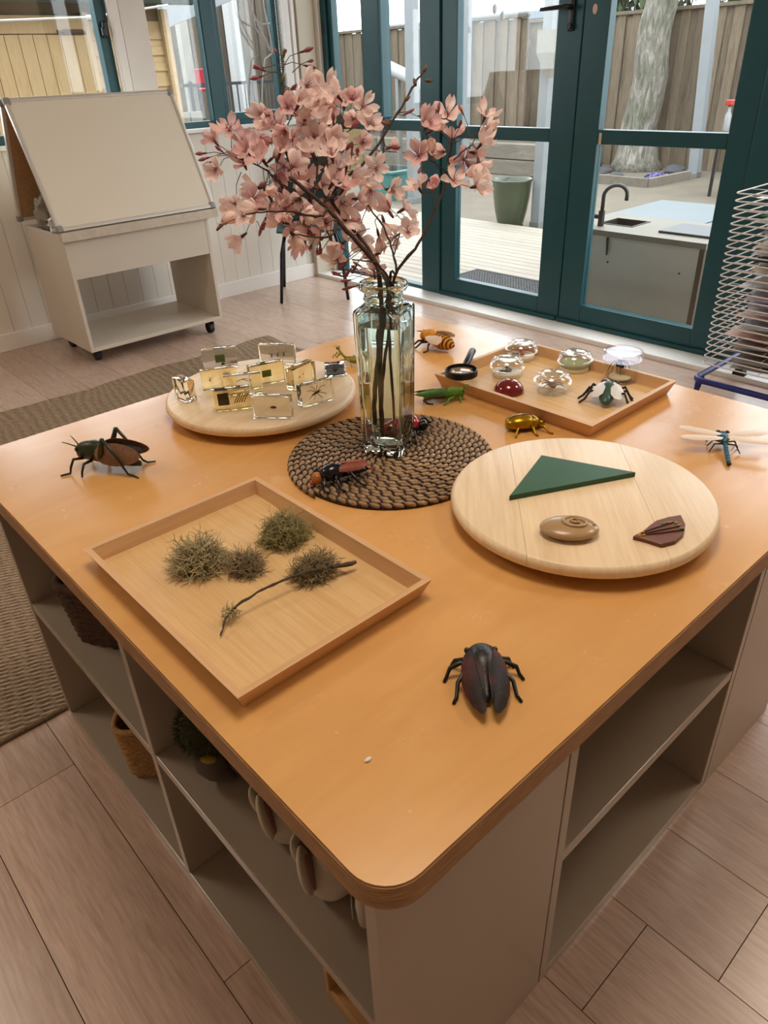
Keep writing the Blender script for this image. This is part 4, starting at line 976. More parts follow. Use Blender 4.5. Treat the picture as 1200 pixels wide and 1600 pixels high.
# ================================================================ toy insects (local +X = head, z = 0 ground)
def place(ph, hh, pt, ht, zbase):
    a, b = on_z(ph[0], ph[1], zbase+hh), on_z(pt[0], pt[1], zbase+ht); d = a-b
    return Vector(((a.x+b.x)/2, (a.y+b.y)/2, zbase)), math.atan2(d.y, d.x), math.hypot(d.x, d.y)
def leg(parent, pts, r, mat, name='leg'):
    n = len(pts); rr = [r*(1-.45*i/(n-1)) for i in range(n)]
    # joints rounded by short extra points
    return part(name, MB().tube(pts, rr, 7), mat, parent, True)
def wing_mesh(outline, th=.0012, bow=.0, M=None, c=(0, 0, 0)):
    """thin closed wing: outline in XY, bowed upward"""
    n = len(outline); m = MB(); R = M if M is not None else Matrix.Identity(3); c = Vector(c)
    cx = sum(q[0] for q in outline)/n; cy = sum(q[1] for q in outline)/n
    rmax = max(math.hypot(q[0]-cx, q[1]-cy) for q in outline)
    vs = []; fs = []
    for s in (1, -1):
        for f in (1.0, .66, .33):
            for q in outline:
                x, y = cx+(q[0]-cx)*f, cy+(q[1]-cy)*f; vs.append(R @ Vector((x, y, bow*(1-f*f)+s*th/2*(1 if f < 1 else .3)))+c)
        vs.append(R @ Vector((cx, cy, bow+s*th/2))+c)
    B = 3*n+1
    for s in range(2):
        o = s*B
        for ring in range(2):
            for k in range(n):
                f = (o+ring*n+k, o+ring*n+(k+1) % n, o+(ring+1)*n+(k+1) % n, o+(ring+1)*n+k); fs.append(f if s == 0 else f[::-1])
        for k in range(n):
            f = (o+2*n+k, o+2*n+(k+1) % n, o+3*n); fs.append(f if s == 0 else f[::-1])
    for k in range(n): fs.append((k, B+k, B+(k+1) % n, (k+1) % n))
    return m.add(vs, fs)
def oval(L, W, n=18, tip=.0, ox=0, oy=0, taper=.0):
    P = []
    for i in range(n):
        q = 2*PI*i/n; x = math.cos(q); y = math.sin(q)*(1-taper*x); P.append((ox+x*L/2, oy+y*W/2))
    return P
def body(parent, secs, mat, name='body', n=14, smooth=True):
    """lofted body: secs = [(x, half width, half height, z centre)]"""
    rings = [[Vector((x, w*math.cos(2*PI*k/n), zc+h*math.sin(2*PI*k/n))) for k in range(n)] for x, w, h, zc in secs]
    return part(name, MB().loft(rings), mat, parent, smooth)

# ---- dark green locust
M_LOC = plain('dark_green_toy', '#232c14', .38, var=.25, vscale=60); M_LOCW = plain('brown_wing_toy', '#7d5c48', .5, var=.25, vscale=250, bump=.4, bscale=700); M_LOCB = plain('near_black_toy', '#14140f', .4)
loc, rz, L = place((124, 706), .028, (221, 711), .030, Z)
t = thing('toy_locust', 'dark green toy locust with brown wings and raised hind knees', 'toy insect', tuple(loc), rz)
s = L/.1
body(t, [(.052*s, .003*s, .004*s, .024*s), (.049*s, .0085*s, .011*s, .025*s), (.042*s, .011*s, .0135*s, .026*s), (.034*s, .0115*s, .0145*s, .027*s), (.022*s, .013*s, .0165*s, .027*s), (.012*s, .0125*s, .016*s, .025*s), (0, .011*s, .0135*s, .021*s), (-.015*s, .010*s, .011*s, .018*s), (-.032*s, .007*s, .008*s, .014*s), (-.046*s, .003*s, .004*s, .011*s)], M_LOC)
for sy in (1, -1):
    part('wing', wing_mesh(oval(.072*s, .033*s, 20, taper=-.15), .0016, .002, Matrix.Rotation(sy*math.radians(-70), 3, 'X') @ Matrix.Rotation(0, 3, 'Z'), (-.020*s, sy*.0140*s, .0295*s)), M_LOCW, t, 40)
    part('wing', wing_mesh(oval(.060*s, .016*s, 18), .0014, .001, Matrix.Rotation(sy*math.radians(-40), 3, 'X'), (-.028*s, sy*.005*s, .0335*s)), M_LOCB, t, 40)
    leg(t, [(.008*s, sy*.013*s, .022*s), (-.002*s, sy*.018*s, .045*s), (-.006*s, sy*.019*s, .056*s)], .0048*s, M_LOC, 'thigh')
    leg(t, [(-.006*s, sy*.019*s, .056*s), (-.024*s, sy*.021*s, .028*s), (-.036*s, sy*.022*s, .004*s)], .0026*s, M_LOC)
    leg(t, [(-.036*s, sy*.022*s, .004*s), (-.044*s, sy*.021*s, .0018*s), (-.054*s, sy*.026*s, .0016*s)], .0018*s, M_LOC, 'foot')
    leg(t, [(.040*s, sy*.008*s, .018*s), (.048*s, sy*.020*s, .021*s), (.052*s, sy*.025*s, .010*s), (.053*s, sy*.028*s, .002*s), (.064*s, sy*.036*s, .0015*s)], .0024*s, M_LOCB)
    leg(t, [(.026*s, sy*.010*s, .016*s), (.028*s, sy*.026*s, .018*s), (.029*s, sy*.033*s, .009*s), (.029*s, sy*.036*s, .0015*s)], .0024*s, M_LOCB)
    leg(t, [(.050*s, sy*.003*s, .033*s), (.060*s, sy*.008*s, .040*s), (.066*s, sy*.011*s, .043*s)], .0010*s, M_LOCB, 'antenna')
    part('eye', MB().ell((.047*s, sy*.0085*s, .031*s), (.003*s, .002*s, .004*s), None, 10, 6), M_LOCB, t, True)

# ---- near dark cicada
M_CIC = plain('black_toy_plastic', '#1a1716', .36, bump=.15, bscale=400)
def mat_cicwing():
    m = N('veined_dark_wing'); v = m.coords((90, 200, 90)); f = m.noise(v, 1.2, 4, .6, 3.0); g = m.noise(m.coords((1, 1, 1)), 28, 2)
    b = m.ramp(g, [(.42, '#1c1312'), (.58, '#4d201a')]); k = m.ramp(f, [(.63, (0, 0, 0)), (.70, (1, 1, 1))])
    m.col(m.mix(b, '#4a3d38', k)); m.val('Roughness', .5); m.val('Specular IOR Level', .3); m.bump(f, .5, .002); return m.m
M_CICW = mat_cicwing()
loc, rz, L = place((750, 1006), .018, (766, 1117), .006, Z)
t = thing('toy_cicada', 'black toy cicada with veined dark red brown wings on bare tabletop', 'toy insect', tuple(loc), rz); s = L/.1
body(t, [(.049*s, .004*s, .004*s, .014*s), (.046*s, .012*s, .009*s, .015*s), (.040*s, .0165*s, .0125*s, .0155*s), (.034*s, .0155*s, .0125*s, .016*s), (.030*s, .0165*s, .0135*s, .016*s), (.020*s, .0175*s, .0145*s, .016*s), (.010*s, .0155*s, .0125*s, .015*s), (.004*s, .013*s, .010*s, .014*s), (-.012*s, .010*s, .007*s, .0095*s), (-.025*s, .005*s, .004*s, .0075*s), (-.032*s, .002*s, .002*s, .007*s)], M_CIC, n=18)
for sy in (1, -1):
    part('eye', MB().ell((.041*s, sy*.0165*s, .017*s), (.0040*s, .0036*s, .0040*s), None, 12, 8), M_CIC, t, True)
    P = [(.034, .013), (.028, .021), (.014, .0275), (-.006, .0305), (-.026, .0285), (-.044, .0225), (-.054, .0155), (-.0560, .0125), (-.052, .0085), (-.035, .0058), (-.012, .0036), (.006, .0036), (.022, .0085)]
    wm = wing_mesh([(x*s, sy*y*s) for x, y in (P if sy > 0 else P)], .0018, .0045, Matrix.Rotation(sy*math.radians(-24), 3, 'X') @ Matrix.Rotation(math.radians(-9), 3, 'Y'), (0, 0, .0265*s))
    if sy < 0: wm.f = [f[::-1] for f in wm.f]
    w = part('wing', wm, M_CICW, t, 50)
    for k in range(4):
        y = .008+.005*k; pts = [Vector((.026-.006*k, y*.9+.003, 0)), Vector((.0, y, 0)), Vector((-.02, y*1.0-.001, 0)), Vector((-.043+.002*k, y*.75+.001, 0))]
        R_ = Matrix.Rotation(sy*math.radians(-24), 3, 'X') @ Matrix.Rotation(math.radians(-9), 3, 'Y')
        zz = [.0008, .0028, .0028, .0012]
        part('vein', MB().tube([R_ @ Vector((q.x*s, sy*q.y*s, zz[i]+.0006))+Vector((0, 0, .0268*s)) for i, q in enumerate(pts)], .0005, 5), M_CIC, w, True)
    for x0, x1, yo, nm in ((.026, .034, .034, 0), (.020, .014, .042, 1), (.008, -.020, .034, 2)):
        leg(t, [(x0*s, sy*.012*s, .012*s), (x0*s, sy*(yo*.62)*s, .017*s), ((x0+x1)/2*s, sy*yo*.92*s, .012*s), (x1*s, sy*yo*s, .003*s), ((x1-.008)*s, sy*(yo+.004)*s, .0016*s)], .0034*s, M_CIC)

# ---- black insect with brown wings on the mat
M_WSP = plain('glossy_black_toy', '#0e0f16', .15); M_WSPH = plain('amber_head', '#9a5a1e', .35, var=.3, vscale=80); M_WSPW = plain('rust_wing', '#7d3a22', .4, var=.2, vscale=100)
loc, rz, L = place((493, 751), .010, (568, 733), .010, ZM)
t = thing('toy_cicada', 'glossy black toy insect with amber head and rust wings on placemat', 'toy insect', tuple(loc), rz); s = L/.074
body(t, [(.030*s, .007*s, .006*s, .014*s), (.022*s, .0125*s, .011*s, .0155*s), (.010*s, .014*s, .0125*s, .017*s), (-.002*s, .0115*s, .010*s, .016*s), (-.02*s, .010*s, .008*s, .013*s), (-.034*s, .006*s, .005*s, .010*s), (-.044*s, .002*s, .002*s, .008*s)], M_WSP)
part('head', MB().ell((.035*s, 0, .012*s), (.0085*s, .0095*s, .009*s), None, 14, 10), M_WSPH, t, True)
part('snout', MB().ell((.042*s, 0, .007*s), (.004*s, .004*s, .004*s), None, 10, 6), plain('pink_snout', '#c05548', .5), t, True)
for sy in (1, -1):
    wm = wing_mesh([(x*s, sy*y*s) for x, y in ((.016, .006), (.010, .012), (-.006, .0165), (-.026, .017), (-.040, .012), (-.043, .006), (-.034, .001), (-.014, .001))], .0016, .002, Matrix.Rotation(sy*math.radians(-30), 3, 'X') @ Matrix.Rotation(math.radians(-4), 3, 'Y'), (0, 0, .027*s))
    if sy < 0: wm.f = [f[::-1] for f in wm.f]
    part('wing', wm, M_WSPW, t, 50)
    for x0, x1, yo in ((.024, .034, .026), (.012, .012, .032), (-.002, -.02, .030)): leg(t, [(x0*s, sy*.009*s, .012*s), ((x0+x1)/2*s, sy*yo*.6*s, .018*s), (x1*s, sy*yo*s, .004*s), ((x1-.006)*s, sy*(yo+.004)*s, .0012*s)], .0026*s, M_WSP)
part('stinger', MB().tube([(-.043*s, 0, .008*s), (-.056*s, .001, .006*s)], [.002*s, .001*s], 6), plain('red_tip', '#a03a33', .4), t, True)

# ---- ladybird behind the vase
M_LBR = plain('glossy_red_toy', '#b3121c', .15, coat=.4)
b = on_z(635, 667, ZM+.010)
t = thing('toy_ladybird', 'glossy red toy ladybird with black legs behind the glass vase', 'toy insect', (b.x, b.y, ZM), math.radians(-60)); t.scale = (1.3, 1.3, 1.3)
part('underside', MB().ell((0, 0, .011), (.026, .019, .008), None, 18, 8), M_WSP, t, True)
for sy in (1, -1):
    P = []
    m = MB(); nu, nv = 10, 14
    for i in range(nu+1):
        for k in range(nv+1):
            a = PI/2*i/nu; q = PI*k/nv; m.v.append(Vector((-.003+.025*math.cos(q), sy*(.0006+.0195*math.sin(q)*math.sin(a)), .010+.019*math.sin(q)*math.cos(a))))
    for i in range(nu):
        for k in range(nv):
            f = (i*(nv+1)+k, i*(nv+1)+k+1, (i+1)*(nv+1)+k+1, (i+1)*(nv+1)+k); m.f.append(f if sy < 0 else f[::-1]); m.mi.append(0)
    e = part('wing_case', m, M_LBR, t, True)
    for x, a in ((.008, .6), (-.008, .5), (-.001, 1.05), (.012, 1.1), (-.014, 1.0)):
        cq = (x+.003)/.025; sq = math.sqrt(max(0, 1-cq*cq)); c = Vector((x, sy*(.0006+.0195*sq*math.sin(a)), .010+.019*sq*math.cos(a))); nn = (c-Vector((-.003, 0, .010))).normalized()
        R_ = nn.to_track_quat('Z', 'Y').to_matrix(); part('spot', MB().ell(c, (.0035, .0035, .0008), R_, 12, 5), M_WSP, e, True)
part('head', MB().ell((.025, 0, .013), (.007, .010, .008), None, 14, 8), M_WSP, t, True)
for sy in (1, -1):
    for x0, x1 in ((.014, .024), (.002, .002), (-.010, -.020)): leg(t, [(x0, sy*.014, .010), ((x0+x1)/2, sy*.026, .014), (x1, sy*.034, .003), (x1, sy*.038, .0012)], .0022, M_WSP)
    leg(t, [(.030, sy*.004, .016), (.040, sy*.009, .017)], .0012, M_WSP, 'antenna')

# ---- gold scarab beetle
M_GLD = plain('metallic_gold_toy', '#a57d12', .28, .75, var=.2, vscale=60)
loc, rz, L = place((846, 660), .010, (792, 664), .010, Z)
t = thing('toy_scarab', 'shiny golden toy scarab beetle beside the pine lazy susan', 'toy insect', tuple(loc), rz); s = L/.062
body(t, [(-.034*s, .004*s, .003*s, .010*s), (-.030*s, .013*s, .009*s, .012*s), (-.018*s, .0185*s, .0125*s, .0135*s), (-.004*s, .0195*s, .0135*s, .014*s), (.008*s, .0175*s, .0125*s, .0135*s), (.012*s, .0165*s, .0115*s, .013*s)], M_GLD, 'abdomen', 18)
body(t, [(.0115*s, .0155*s, .0112*s, .013*s), (.018*s, .0145*s, .0105*s, .0125*s), (.025*s, .010*s, .008*s, .011*s), (.027*s, .008*s, .0065*s, .0105*s)], M_GLD, 'thorax', 18)
body(t, [(.0265*s, .007*s, .006*s, .0095*s), (.031*s, .0065*s, .0055*s, .009*s), (.036*s, .004*s, .0035*s, .008*s)], M_GLD, 'head', 14)
part('wing_seam', MB().tube([(.010*s, 0, .0262*s), (-.004*s, 0, .0277*s), (-.018*s, 0, .0262*s), (-.030*s, 0, .0212*s)], .0006, 5), plain('dark_gold_seam', '#4d3a0c', .4, .6), t, True)
for sy in (1, -1):
    for x0, x1, yo in ((.022, .036, .026), (.008, .012, .030), (-.010, -.022, .030)):
        leg(t, [(x0*s, sy*.011*s, .009*s), ((x0*.4+x1*.6)*s, sy*yo*.75*s, .011*s), (x1*s, sy*yo*s, .0035*s), ((x1*1.15+.002)*s, sy*(yo+.007)*s, .0018*s)], .0029*s, M_GLD)

# ---- green grasshopper
M_GRH = plain('leaf_green_toy', '#3f6f1c', .4, var=.25, vscale=60); M_GRL = plain('light_green_toy', '#5f8f2c', .45, var=.15, vscale=60); M_GRB = plain('dark_brown_toy', '#3b2415', .5)
loc, rz, L = place((724, 613), .016, (653, 618), .016, Z)
t = thing('toy_grasshopper', 'bright green toy grasshopper between the placemat and jar tray', 'toy insect', tuple(loc), rz); s = L/.095
body(t, [(.050*s, .003*s, .004*s, .017*s), (.047*s, .0065*s, .010*s, .016*s), (.040*s, .007*s, .0125*s, .0155*s), (.034*s, .0065*s, .0105*s, .017*s), (.030*s, .0085*s, .0125*s, .017*s), (.018*s, .009*s, .0125*s, .0165*s), (.010*s, .008*s, .010*s, .0145*s), (-.012*s, .0065*s, .007*s, .012*s), (-.035*s, .003*s, .004*s, .012*s)], M_GRL)
for sy in (1, -1):
    wm = wing_mesh([(.022*s, -.007*s), (.02*s, .006*s), (0, .009*s), (-.03*s, .0075*s), (-.05*s, .002*s), (-.056*s, -.001*s), (-.045*s, -.005*s), (-.015*s, -.008*s)], .0016, .0016, Matrix.Rotation(sy*math.radians(-52), 3, 'X'), (0, sy*.0065*s, .0215*s))
    part('wing', wm, M_GRH, t, 45)
    leg(t, [(.006*s, sy*.009*s, .013*s), (-.014*s, sy*.013*s, .016*s), (-.038*s, sy*.014*s, .0115*s)], .0042*s, M_GRB, 'thigh')
    leg(t, [(-.038*s, sy*.014*s, .0115*s), (-.030*s, sy*.016*s, .0035*s), (-.018*s, sy*.017*s, .0016*s)], .0026*s, M_GRB)
    leg(t, [(.026*s, sy*.007*s, .010*s), (.016*s, sy*.016*s, .011*s), (.008*s, sy*.022*s, .002*s), (.002*s, sy*.025*s, .0014*s)], .0026*s, M_GRL)
    leg(t, [(.036*s, sy*.006*s, .009*s), (.040*s, sy*.014*s, .009*s), (.038*s, sy*.020*s, .0016*s)], .0024*s, M_GRL)
    leg(t, [(.047*s, sy*.002*s, .025*s), (.056*s, sy*.005*s, .031*s), (.060*s, sy*.006*s, .031*s)], .0011*s, M_GRL, 'antenna')
    part('eye', MB().ell((.046*s, sy*.006*s, .021*s), (.0018*s, .0014*s, .0022*s), None, 8, 6), M_GRB, t, True)

# ---- bee
M_BEE = plain('amber_toy', '#cf8a1b', .5, var=.15, vscale=60); M_BWG = film('milky_wing', '#efdccb', .75); M_BBK = plain('black_stripe_toy', '#1b1510', .5)
loc, rz, L = place((663, 529), .014, (707, 546), .010, Z)
t = thing('toy_bee', 'amber and black striped toy bee with milky wings', 'toy insect', tuple(loc), rz); s = L/.085
part('head', MB().ell((.040*s, 0, .020*s), (.008*s, .012*s, .012*s), None, 14, 10), M_BEE, t, True)
part('face', MB().ell((.0445*s, 0, .019*s), (.005*s, .0095*s, .0105*s), None, 12, 8), M_BBK, t, True)
part('thorax', MB().ell((.022*s, 0, .022*s), (.016*s, .015*s, .015*s), None, 16, 10), M_BEE, t, True)
prf = [(.010, .010), (.004, .0145), (-.004, .0165), (-.012, .017), (-.020, .0165), (-.028, .0145), (-.036, .011), (-.043, .006), (-.047, .001)]
for k in range(8):
    (xa, ra), (xb, rb) = prf[k], prf[k+1]; za = .019-.003*k/8
    cut = .72
    for q0, q1, mt, nm in ((0, cut, M_BEE, 'abdomen_ring'), (cut, 1, M_BBK, 'stripe')):
        x0, x1 = xa+(xb-xa)*q0, xa+(xb-xa)*q1; r0, r1 = ra+(rb-ra)*q0, ra+(rb-ra)*q1
        if nm == 'stripe' : r0 += .0004; r1 += .0004
        body(t, [(x0*s, r0*s, r0*s*.9, za*s), (x1*s, r1*s, r1*s*.9, za*s)], mt, nm, 18)
for sy in (1, -1):
    wm = wing_mesh([(.026*s, .0), (.018*s, .008*s), (-.004*s, .014*s), (-.026*s, .013*s), (-.033*s, .004*s), (-.026*s, -.006*s), (-.004*s, -.006*s)], .0012, .003, Matrix.Rotation(sy*math.radians(-48), 3, 'X') @ Matrix.Rotation(math.radians(8), 3, 'Y'), (0, sy*.0155*s, .027*s))
    part('wing', wm, M_BWG, t, 45)
    for x0, x1, yo in ((.032, .046, .028), (.022, .030, .034), (.012, -.004, .034)): leg(t, [(x0*s, sy*.010*s, .012*s), ((x0+x1)/2*s, sy*yo*.7*s, .013*s), (x1*s, sy*yo*s, .004*s), ((x1+.006)*s, sy*(yo+.006)*s, .0014*s)], .0026*s, M_BBK)
    leg(t, [(.046*s, sy*.004*s, .028*s), (.056*s, sy*.008*s, .027*s)], .0013*s, M_BBK, 'antenna')

# ---- fly on the jar tray
M_FLY = plain('bottle_green_toy', '#3c5a4e', .35, .2, var=.15, vscale=80); M_FLW = film('white_fly_wing', '#e2e3e4', .92); M_FLE = plain('dark_red_eye', '#4e1512', .3)
loc, rz, L = place((953, 600), .022, (945, 633), .006, ZT)
t = thing('toy_fly', 'bottle green toy fly with white wings and red eyes', 'toy insect', tuple(loc), rz); s = L/.060
body(t, [(.022*s, .006*s, .006*s, .018*s), (.016*s, .013*s, .010*s, .019*s), (.006*s, .0135*s, .011*s, .018*s), (-.004*s, .012*s, .0095*s, .015*s), (-.018*s, .0115*s, .0085*s, .012*s), (-.030*s, .007*s, .005*s, .010*s), (-.034*s, .002*s, .002*s, .009*s)], M_FLY)
part('head', MB().ell((.026*s, 0, .017*s), (.006*s, .010*s, .008*s), None, 14, 8), M_FLY, t, True)
for sy in (1, -1):
    part('eye', MB().ell((.027*s, sy*.009*s, .020*s), (.006*s, .0065*s, .0065*s), None, 12, 8), M_FLE, t, True)
    wm = wing_mesh([(x*s, sy*y*s) for x, y in ((.016, .006), (.014, .016), (.004, .026), (-.012, .030), (-.024, .025), (-.027, .016), (-.020, .008), (-.004, .005))], .0013, .003, Matrix.Rotation(sy*math.radians(-20), 3, 'X') @ Matrix.Rotation(math.radians(-12), 3, 'Y'), (0, 0, .027*s))
    if sy < 0: wm.f = [f[::-1] for f in wm.f]
    part('wing', wm, M_FLW, t, 45)
    for x0, x1, yo in ((.014, .022, .034), (.004, .002, .040), (-.004, -.016, .036)): leg(t, [(x0*s, sy*.010*s, .012*s), ((x0+x1)/2*s, sy*yo*.75*s, .020*s), (x1*s, sy*yo*.95*s, .006*s), ((x1-.006)*s, sy*(yo+.006)*s, .0014*s)], .0028*s, M_BBK)

# ---- dragonfly
M_DRG = plain('teal_blue_toy', '#1f5f78', .35, var=.35, vscale=250); M_DRW = film('milky_dragon_wing', '#efe0cf', .72)
loc, rz, L = place((1127, 677), .014, (1139, 723), .005, Z)
t = thing('toy_dragonfly', 'teal blue toy dragonfly with four milky wings', 'toy insect', tuple(loc), rz); s = L/.085
body(t, [(.030*s, .0035*s, .0035*s, .014*s), (.026*s, .0065*s, .0065*s, .014*s), (.016*s, .007*s, .0072*s, .0145*s), (.008*s, .005*s, .005*s, .013*s), (.004*s, .0035*s, .0035*s, .012*s)], M_DRG, 'thorax')
for k in range(7):
    x0 = (.004-.0066*k)*s; z0 = (.012-.0012*k)*s; body(t, [(x0, .0026*s, .0026*s, z0), (x0-.001*s, .0034*s, .0034*s, z0), (x0-.0055*s, .0033*s, .0033*s, z0-.0009*s), (x0-.0064*s, .0026*s, .0026*s, z0-.0011*s)], M_DRG, 'tail_segment', 10)
part('tail_tip', MB().ell((-.044*s, 0, .0035*s), (.004*s, .0036*s, .003*s), None, 10, 6), M_BBK, t, True)
part('head', MB().ell((.034*s, 0, .014*s), (.0055*s, .008*s, .006*s), None, 14, 8), M_DRG, t, True)
for sy in (1, -1):
    part('eye', MB().ell((.036*s, sy*.0065*s, .016*s), (.004*s, .0042*s, .0045*s), None, 10, 8), M_BBK, t, True)
    for x0, a in ((.021, -12), (.008, 10)):
        wm = wing_mesh([(.002, .0), (.006, .010), (.009, .03), (.009, .052), (.004, .064), (-.004, .062), (-.010, .048), (-.010, .02), (-.005, .004)], .0011, .0012)
        R_ = Matrix.Rotation(math.radians(a)*sy*1.0, 3, 'Z') @ Matrix.Rotation(sy*math.radians(2), 3, 'X')
        wm.v = [R_ @ Vector((q.x*s, q.y*sy*s, q.z))+Vector((x0*s, sy*.003*s, .0205*s)) for q in wm.v]
        if sy < 0: wm.f = [f[::-1] for f in wm.f]
        part('wing', wm, M_DRW, t, 45)
    for x0, x1 in ((.024, .032), (.017, .017), (.010, -.004)): leg(t, [(x0*s, sy*.004*s, .010*s), ((x0+x1)/2*s, sy*.015*s, .012*s), (x1*s, sy*.022*s, .0014*s)], .0015*s, M_BBK)

# ---- mantis
M_MAN = plain('olive_yellow_toy', '#8d8a1e', .45, var=.2, vscale=80)
loc, rz, L = place((524, 545), .034, (561, 566), .006, Z)
t = thing('toy_mantis', 'olive yellow toy praying mantis behind the specimen blocks', 'toy insect', tuple(loc), rz); s = max(L, .06)/.075
body(t, [(-.045*s, .002*s, .002*s, .008*s), (-.036*s, .007*s, .006*s, .009*s), (-.018*s, .010*s, .008*s, .011*s), (-.004*s, .008*s, .007*s, .014*s), (.004*s, .005*s, .005*s, .017*s)], M_MAN, 'abdomen')
part('thorax', MB().tube([(.002*s, 0, .016*s), (.012*s, 0, .024*s), (.022*s, 0, .036*s), (.025*s, 0, .042*s)], [.0045*s, .0038*s, .0036*s, .003*s], 10), M_MAN, t, True)
part('head', MB().ell((.027*s, 0, .046*s), (.006*s, .0085*s, .005*s), Matrix.Rotation(.5, 3, 'Y'), 12, 8), M_MAN, t, True)
for sy in (1, -1):
    part('wing', wing_mesh([(.004*s, -.004*s), (.0, .006*s), (-.02*s, .007*s), (-.044*s, .003*s), (-.05*s, -.001*s), (-.03*s, -.005*s)], .0012, .001, Matrix.Rotation(sy*math.radians(-40), 3, 'X'), (0, sy*.005*s, .0185*s)), M_MAN, t, 45)
    leg(t, [(.020*s, sy*.003*s, .033*s), (.030*s, sy*.010*s, .020*s), (.036*s, sy*.011*s, .030*s), (.042*s, sy*.010*s, .018*s)], .0030*s, M_MAN, 'fore_leg')
    leg(t, [(.004*s, sy*.005*s, .014*s), (.012*s, sy*.020*s, .018*s), (.016*s, sy*.027*s, .0016*s)], .0020*s, M_MAN)
    leg(t, [(-.006*s, sy*.006*s, .012*s), (-.012*s, sy*.022*s, .020*s), (-.026*s, sy*.030*s, .0016*s)], .0020*s, M_MAN)
    leg(t, [(.030*s, sy*.003*s, .049*s), (.042*s, sy*.010*s, .053*s)], .0009*s, M_MAN, 'antenna')
    part('eye', MB().ell((.027*s, sy*.0075*s, .048*s), (.0028*s, .0028*s, .003*s), None, 8, 6), M_GRB, t, True)
# ================================================================ cherry blossom branches standing in the vase
VTOP = Vector((VC.x, VC.y, ZM+.0008+.3095*.945)); T0 = (VTOP-CAM_POS).dot(CF)
M_BARK = plain('cherry_bark', '#3c2a22', .75, var=.35, vscale=120, bump=.6, bscale=260)
M_STALK = plain('flower_stalk', '#4a3a22', .6, var=.3, vscale=90); M_CALYX = plain('red_brown_calyx', '#57241f', .5)
def mat_petal(name, c_out, c_in):
    m = N(name); tc = m.n('ShaderNodeTexCoord'); sp = m.n('ShaderNodeSeparateXYZ'); m.l(tc.outputs['Object'], sp.inputs[0])
    mr = m.n('ShaderNodeMapRange'); mr.inputs['From Min'].default_value = .0; mr.inputs['From Max'].default_value = .011; m.l(sp.outputs['X'], mr.inputs['Value'])
    ns = m.noise(m.coords((60, 400, 60)), 1, 3); oi = m.n('ShaderNodeObjectInfo')
    col = m.mix(c_in, c_out, mr.outputs[0]); hs = m.n('ShaderNodeHueSaturation'); m.l(col, hs.inputs['Color'])
    m2 = m.n('ShaderNodeMapRange'); m2.inputs['To Min'].default_value = .86; m2.inputs['To Max'].default_value = 1.1; m.l(oi.outputs['Random'], m2.inputs['Value']); m.l(m2.outputs[0], hs.inputs['Value'])
    df = m.n('ShaderNodeBsdfDiffuse'); tr = m.n('ShaderNodeBsdfTranslucent'); mx = m.n('ShaderNodeMixShader'); mx.inputs[0].default_value = .45
    m.l(hs.outputs[0], df.inputs[0]); m.l(hs.outputs[0], tr.inputs[0]); m.l(df.outputs[0], mx.inputs[1]); m.l(tr.outputs[0], mx.inputs[2]); m.l(mx.outputs[0], m.out.inputs['Surface'])
    return m.m
M_PET = mat_petal('pale_pink_petal', '#f9e6e1', '#dba3a3'); M_PET2 = mat_petal('rose_pink_petal', '#efcccb', '#c27a83')
M_BUDP = plain('pink_bud', '#8d4a52', .55, var=.2, vscale=200, randobj=.15)
def petal_mesh(L, Wd, cup, mat, lift):
    m = MB(); nu, nv = 7, 5; out = []
    for i in range(nu+1):
        u = i/nu; w = Wd*(math.sin(PI*min(1, u*.86+.06))**.75)*(.35+.65*min(1, u*1.7)); w = max(w, .0008)
        for k in range(nv):
            v = k/(nv-1)*2-1; notch = .0022*(1-abs(v))**2 if i == nu else 0
            x = L*u-notch; y = v*w*.5; z = cup*(v*v)*.004*u+lift*L*u*u+.0007*math.sin(u*7+v*3); m.v.append(Vector((x+.0012, y, z)))
    for i in range(nu):
        for k in range(nv-1): m.f.append([i*nv+k, (i+1)*nv+k, (i+1)*nv+k+1, i*nv+k+1]); m.mi.append(0)
    return m.mesh('petal', mat, True)
PETS = {}
for mi_, mt in enumerate((M_PET, M_PET2)):
    for v in range(4): PETS[(mi_, v)] = petal_mesh(.0178+.001*v, .0136-.0008*(v % 3), 1.0+.3*v, mt, (.05, .2, -.1, .32)[v])
def core_mesh(seed):
    rnd = random.Random(seed); m = MB(); m.cur = 0
    m.tube([(0, 0, -.010), (0, 0, -.006), (0, 0, -.001), (0, 0, .0008)], [.0010, .0019, .0021, .0012], 8)
    for k in range(5):
        q = 2*PI*(k+.5)/5; m.add([(0, 0, -.0008), (math.cos(q-.3)*.002, math.sin(q-.3)*.002, -.0010), (math.cos(q)*.0065, math.sin(q)*.0065, -.0014), (math.cos(q+.3)*.002, math.sin(q+.3)*.002, -.0010)], [(0, 1, 2, 3)])
    for k in range(13):
        q = rnd.uniform(0, 2*PI); r = rnd.uniform(.001, .005); p = Vector((r*math.cos(q), r*math.sin(q), rnd.uniform(.004, .0075)))
        m.cur = 1; m.tube([(0, 0, 0), p*.5+Vector((0, 0, .001)), p], .00022, 3, False); m.cur = 2; m.ell(p, (.0006, .0006, .0005), None, 5, 3)
    return m.mesh('flower', [M_CALYX, plain('stamen', '#c98f86', .6), plain('anther', '#6a4a2a', .6)], True)
CORES = [core_mesh(i) for i in range(3)]
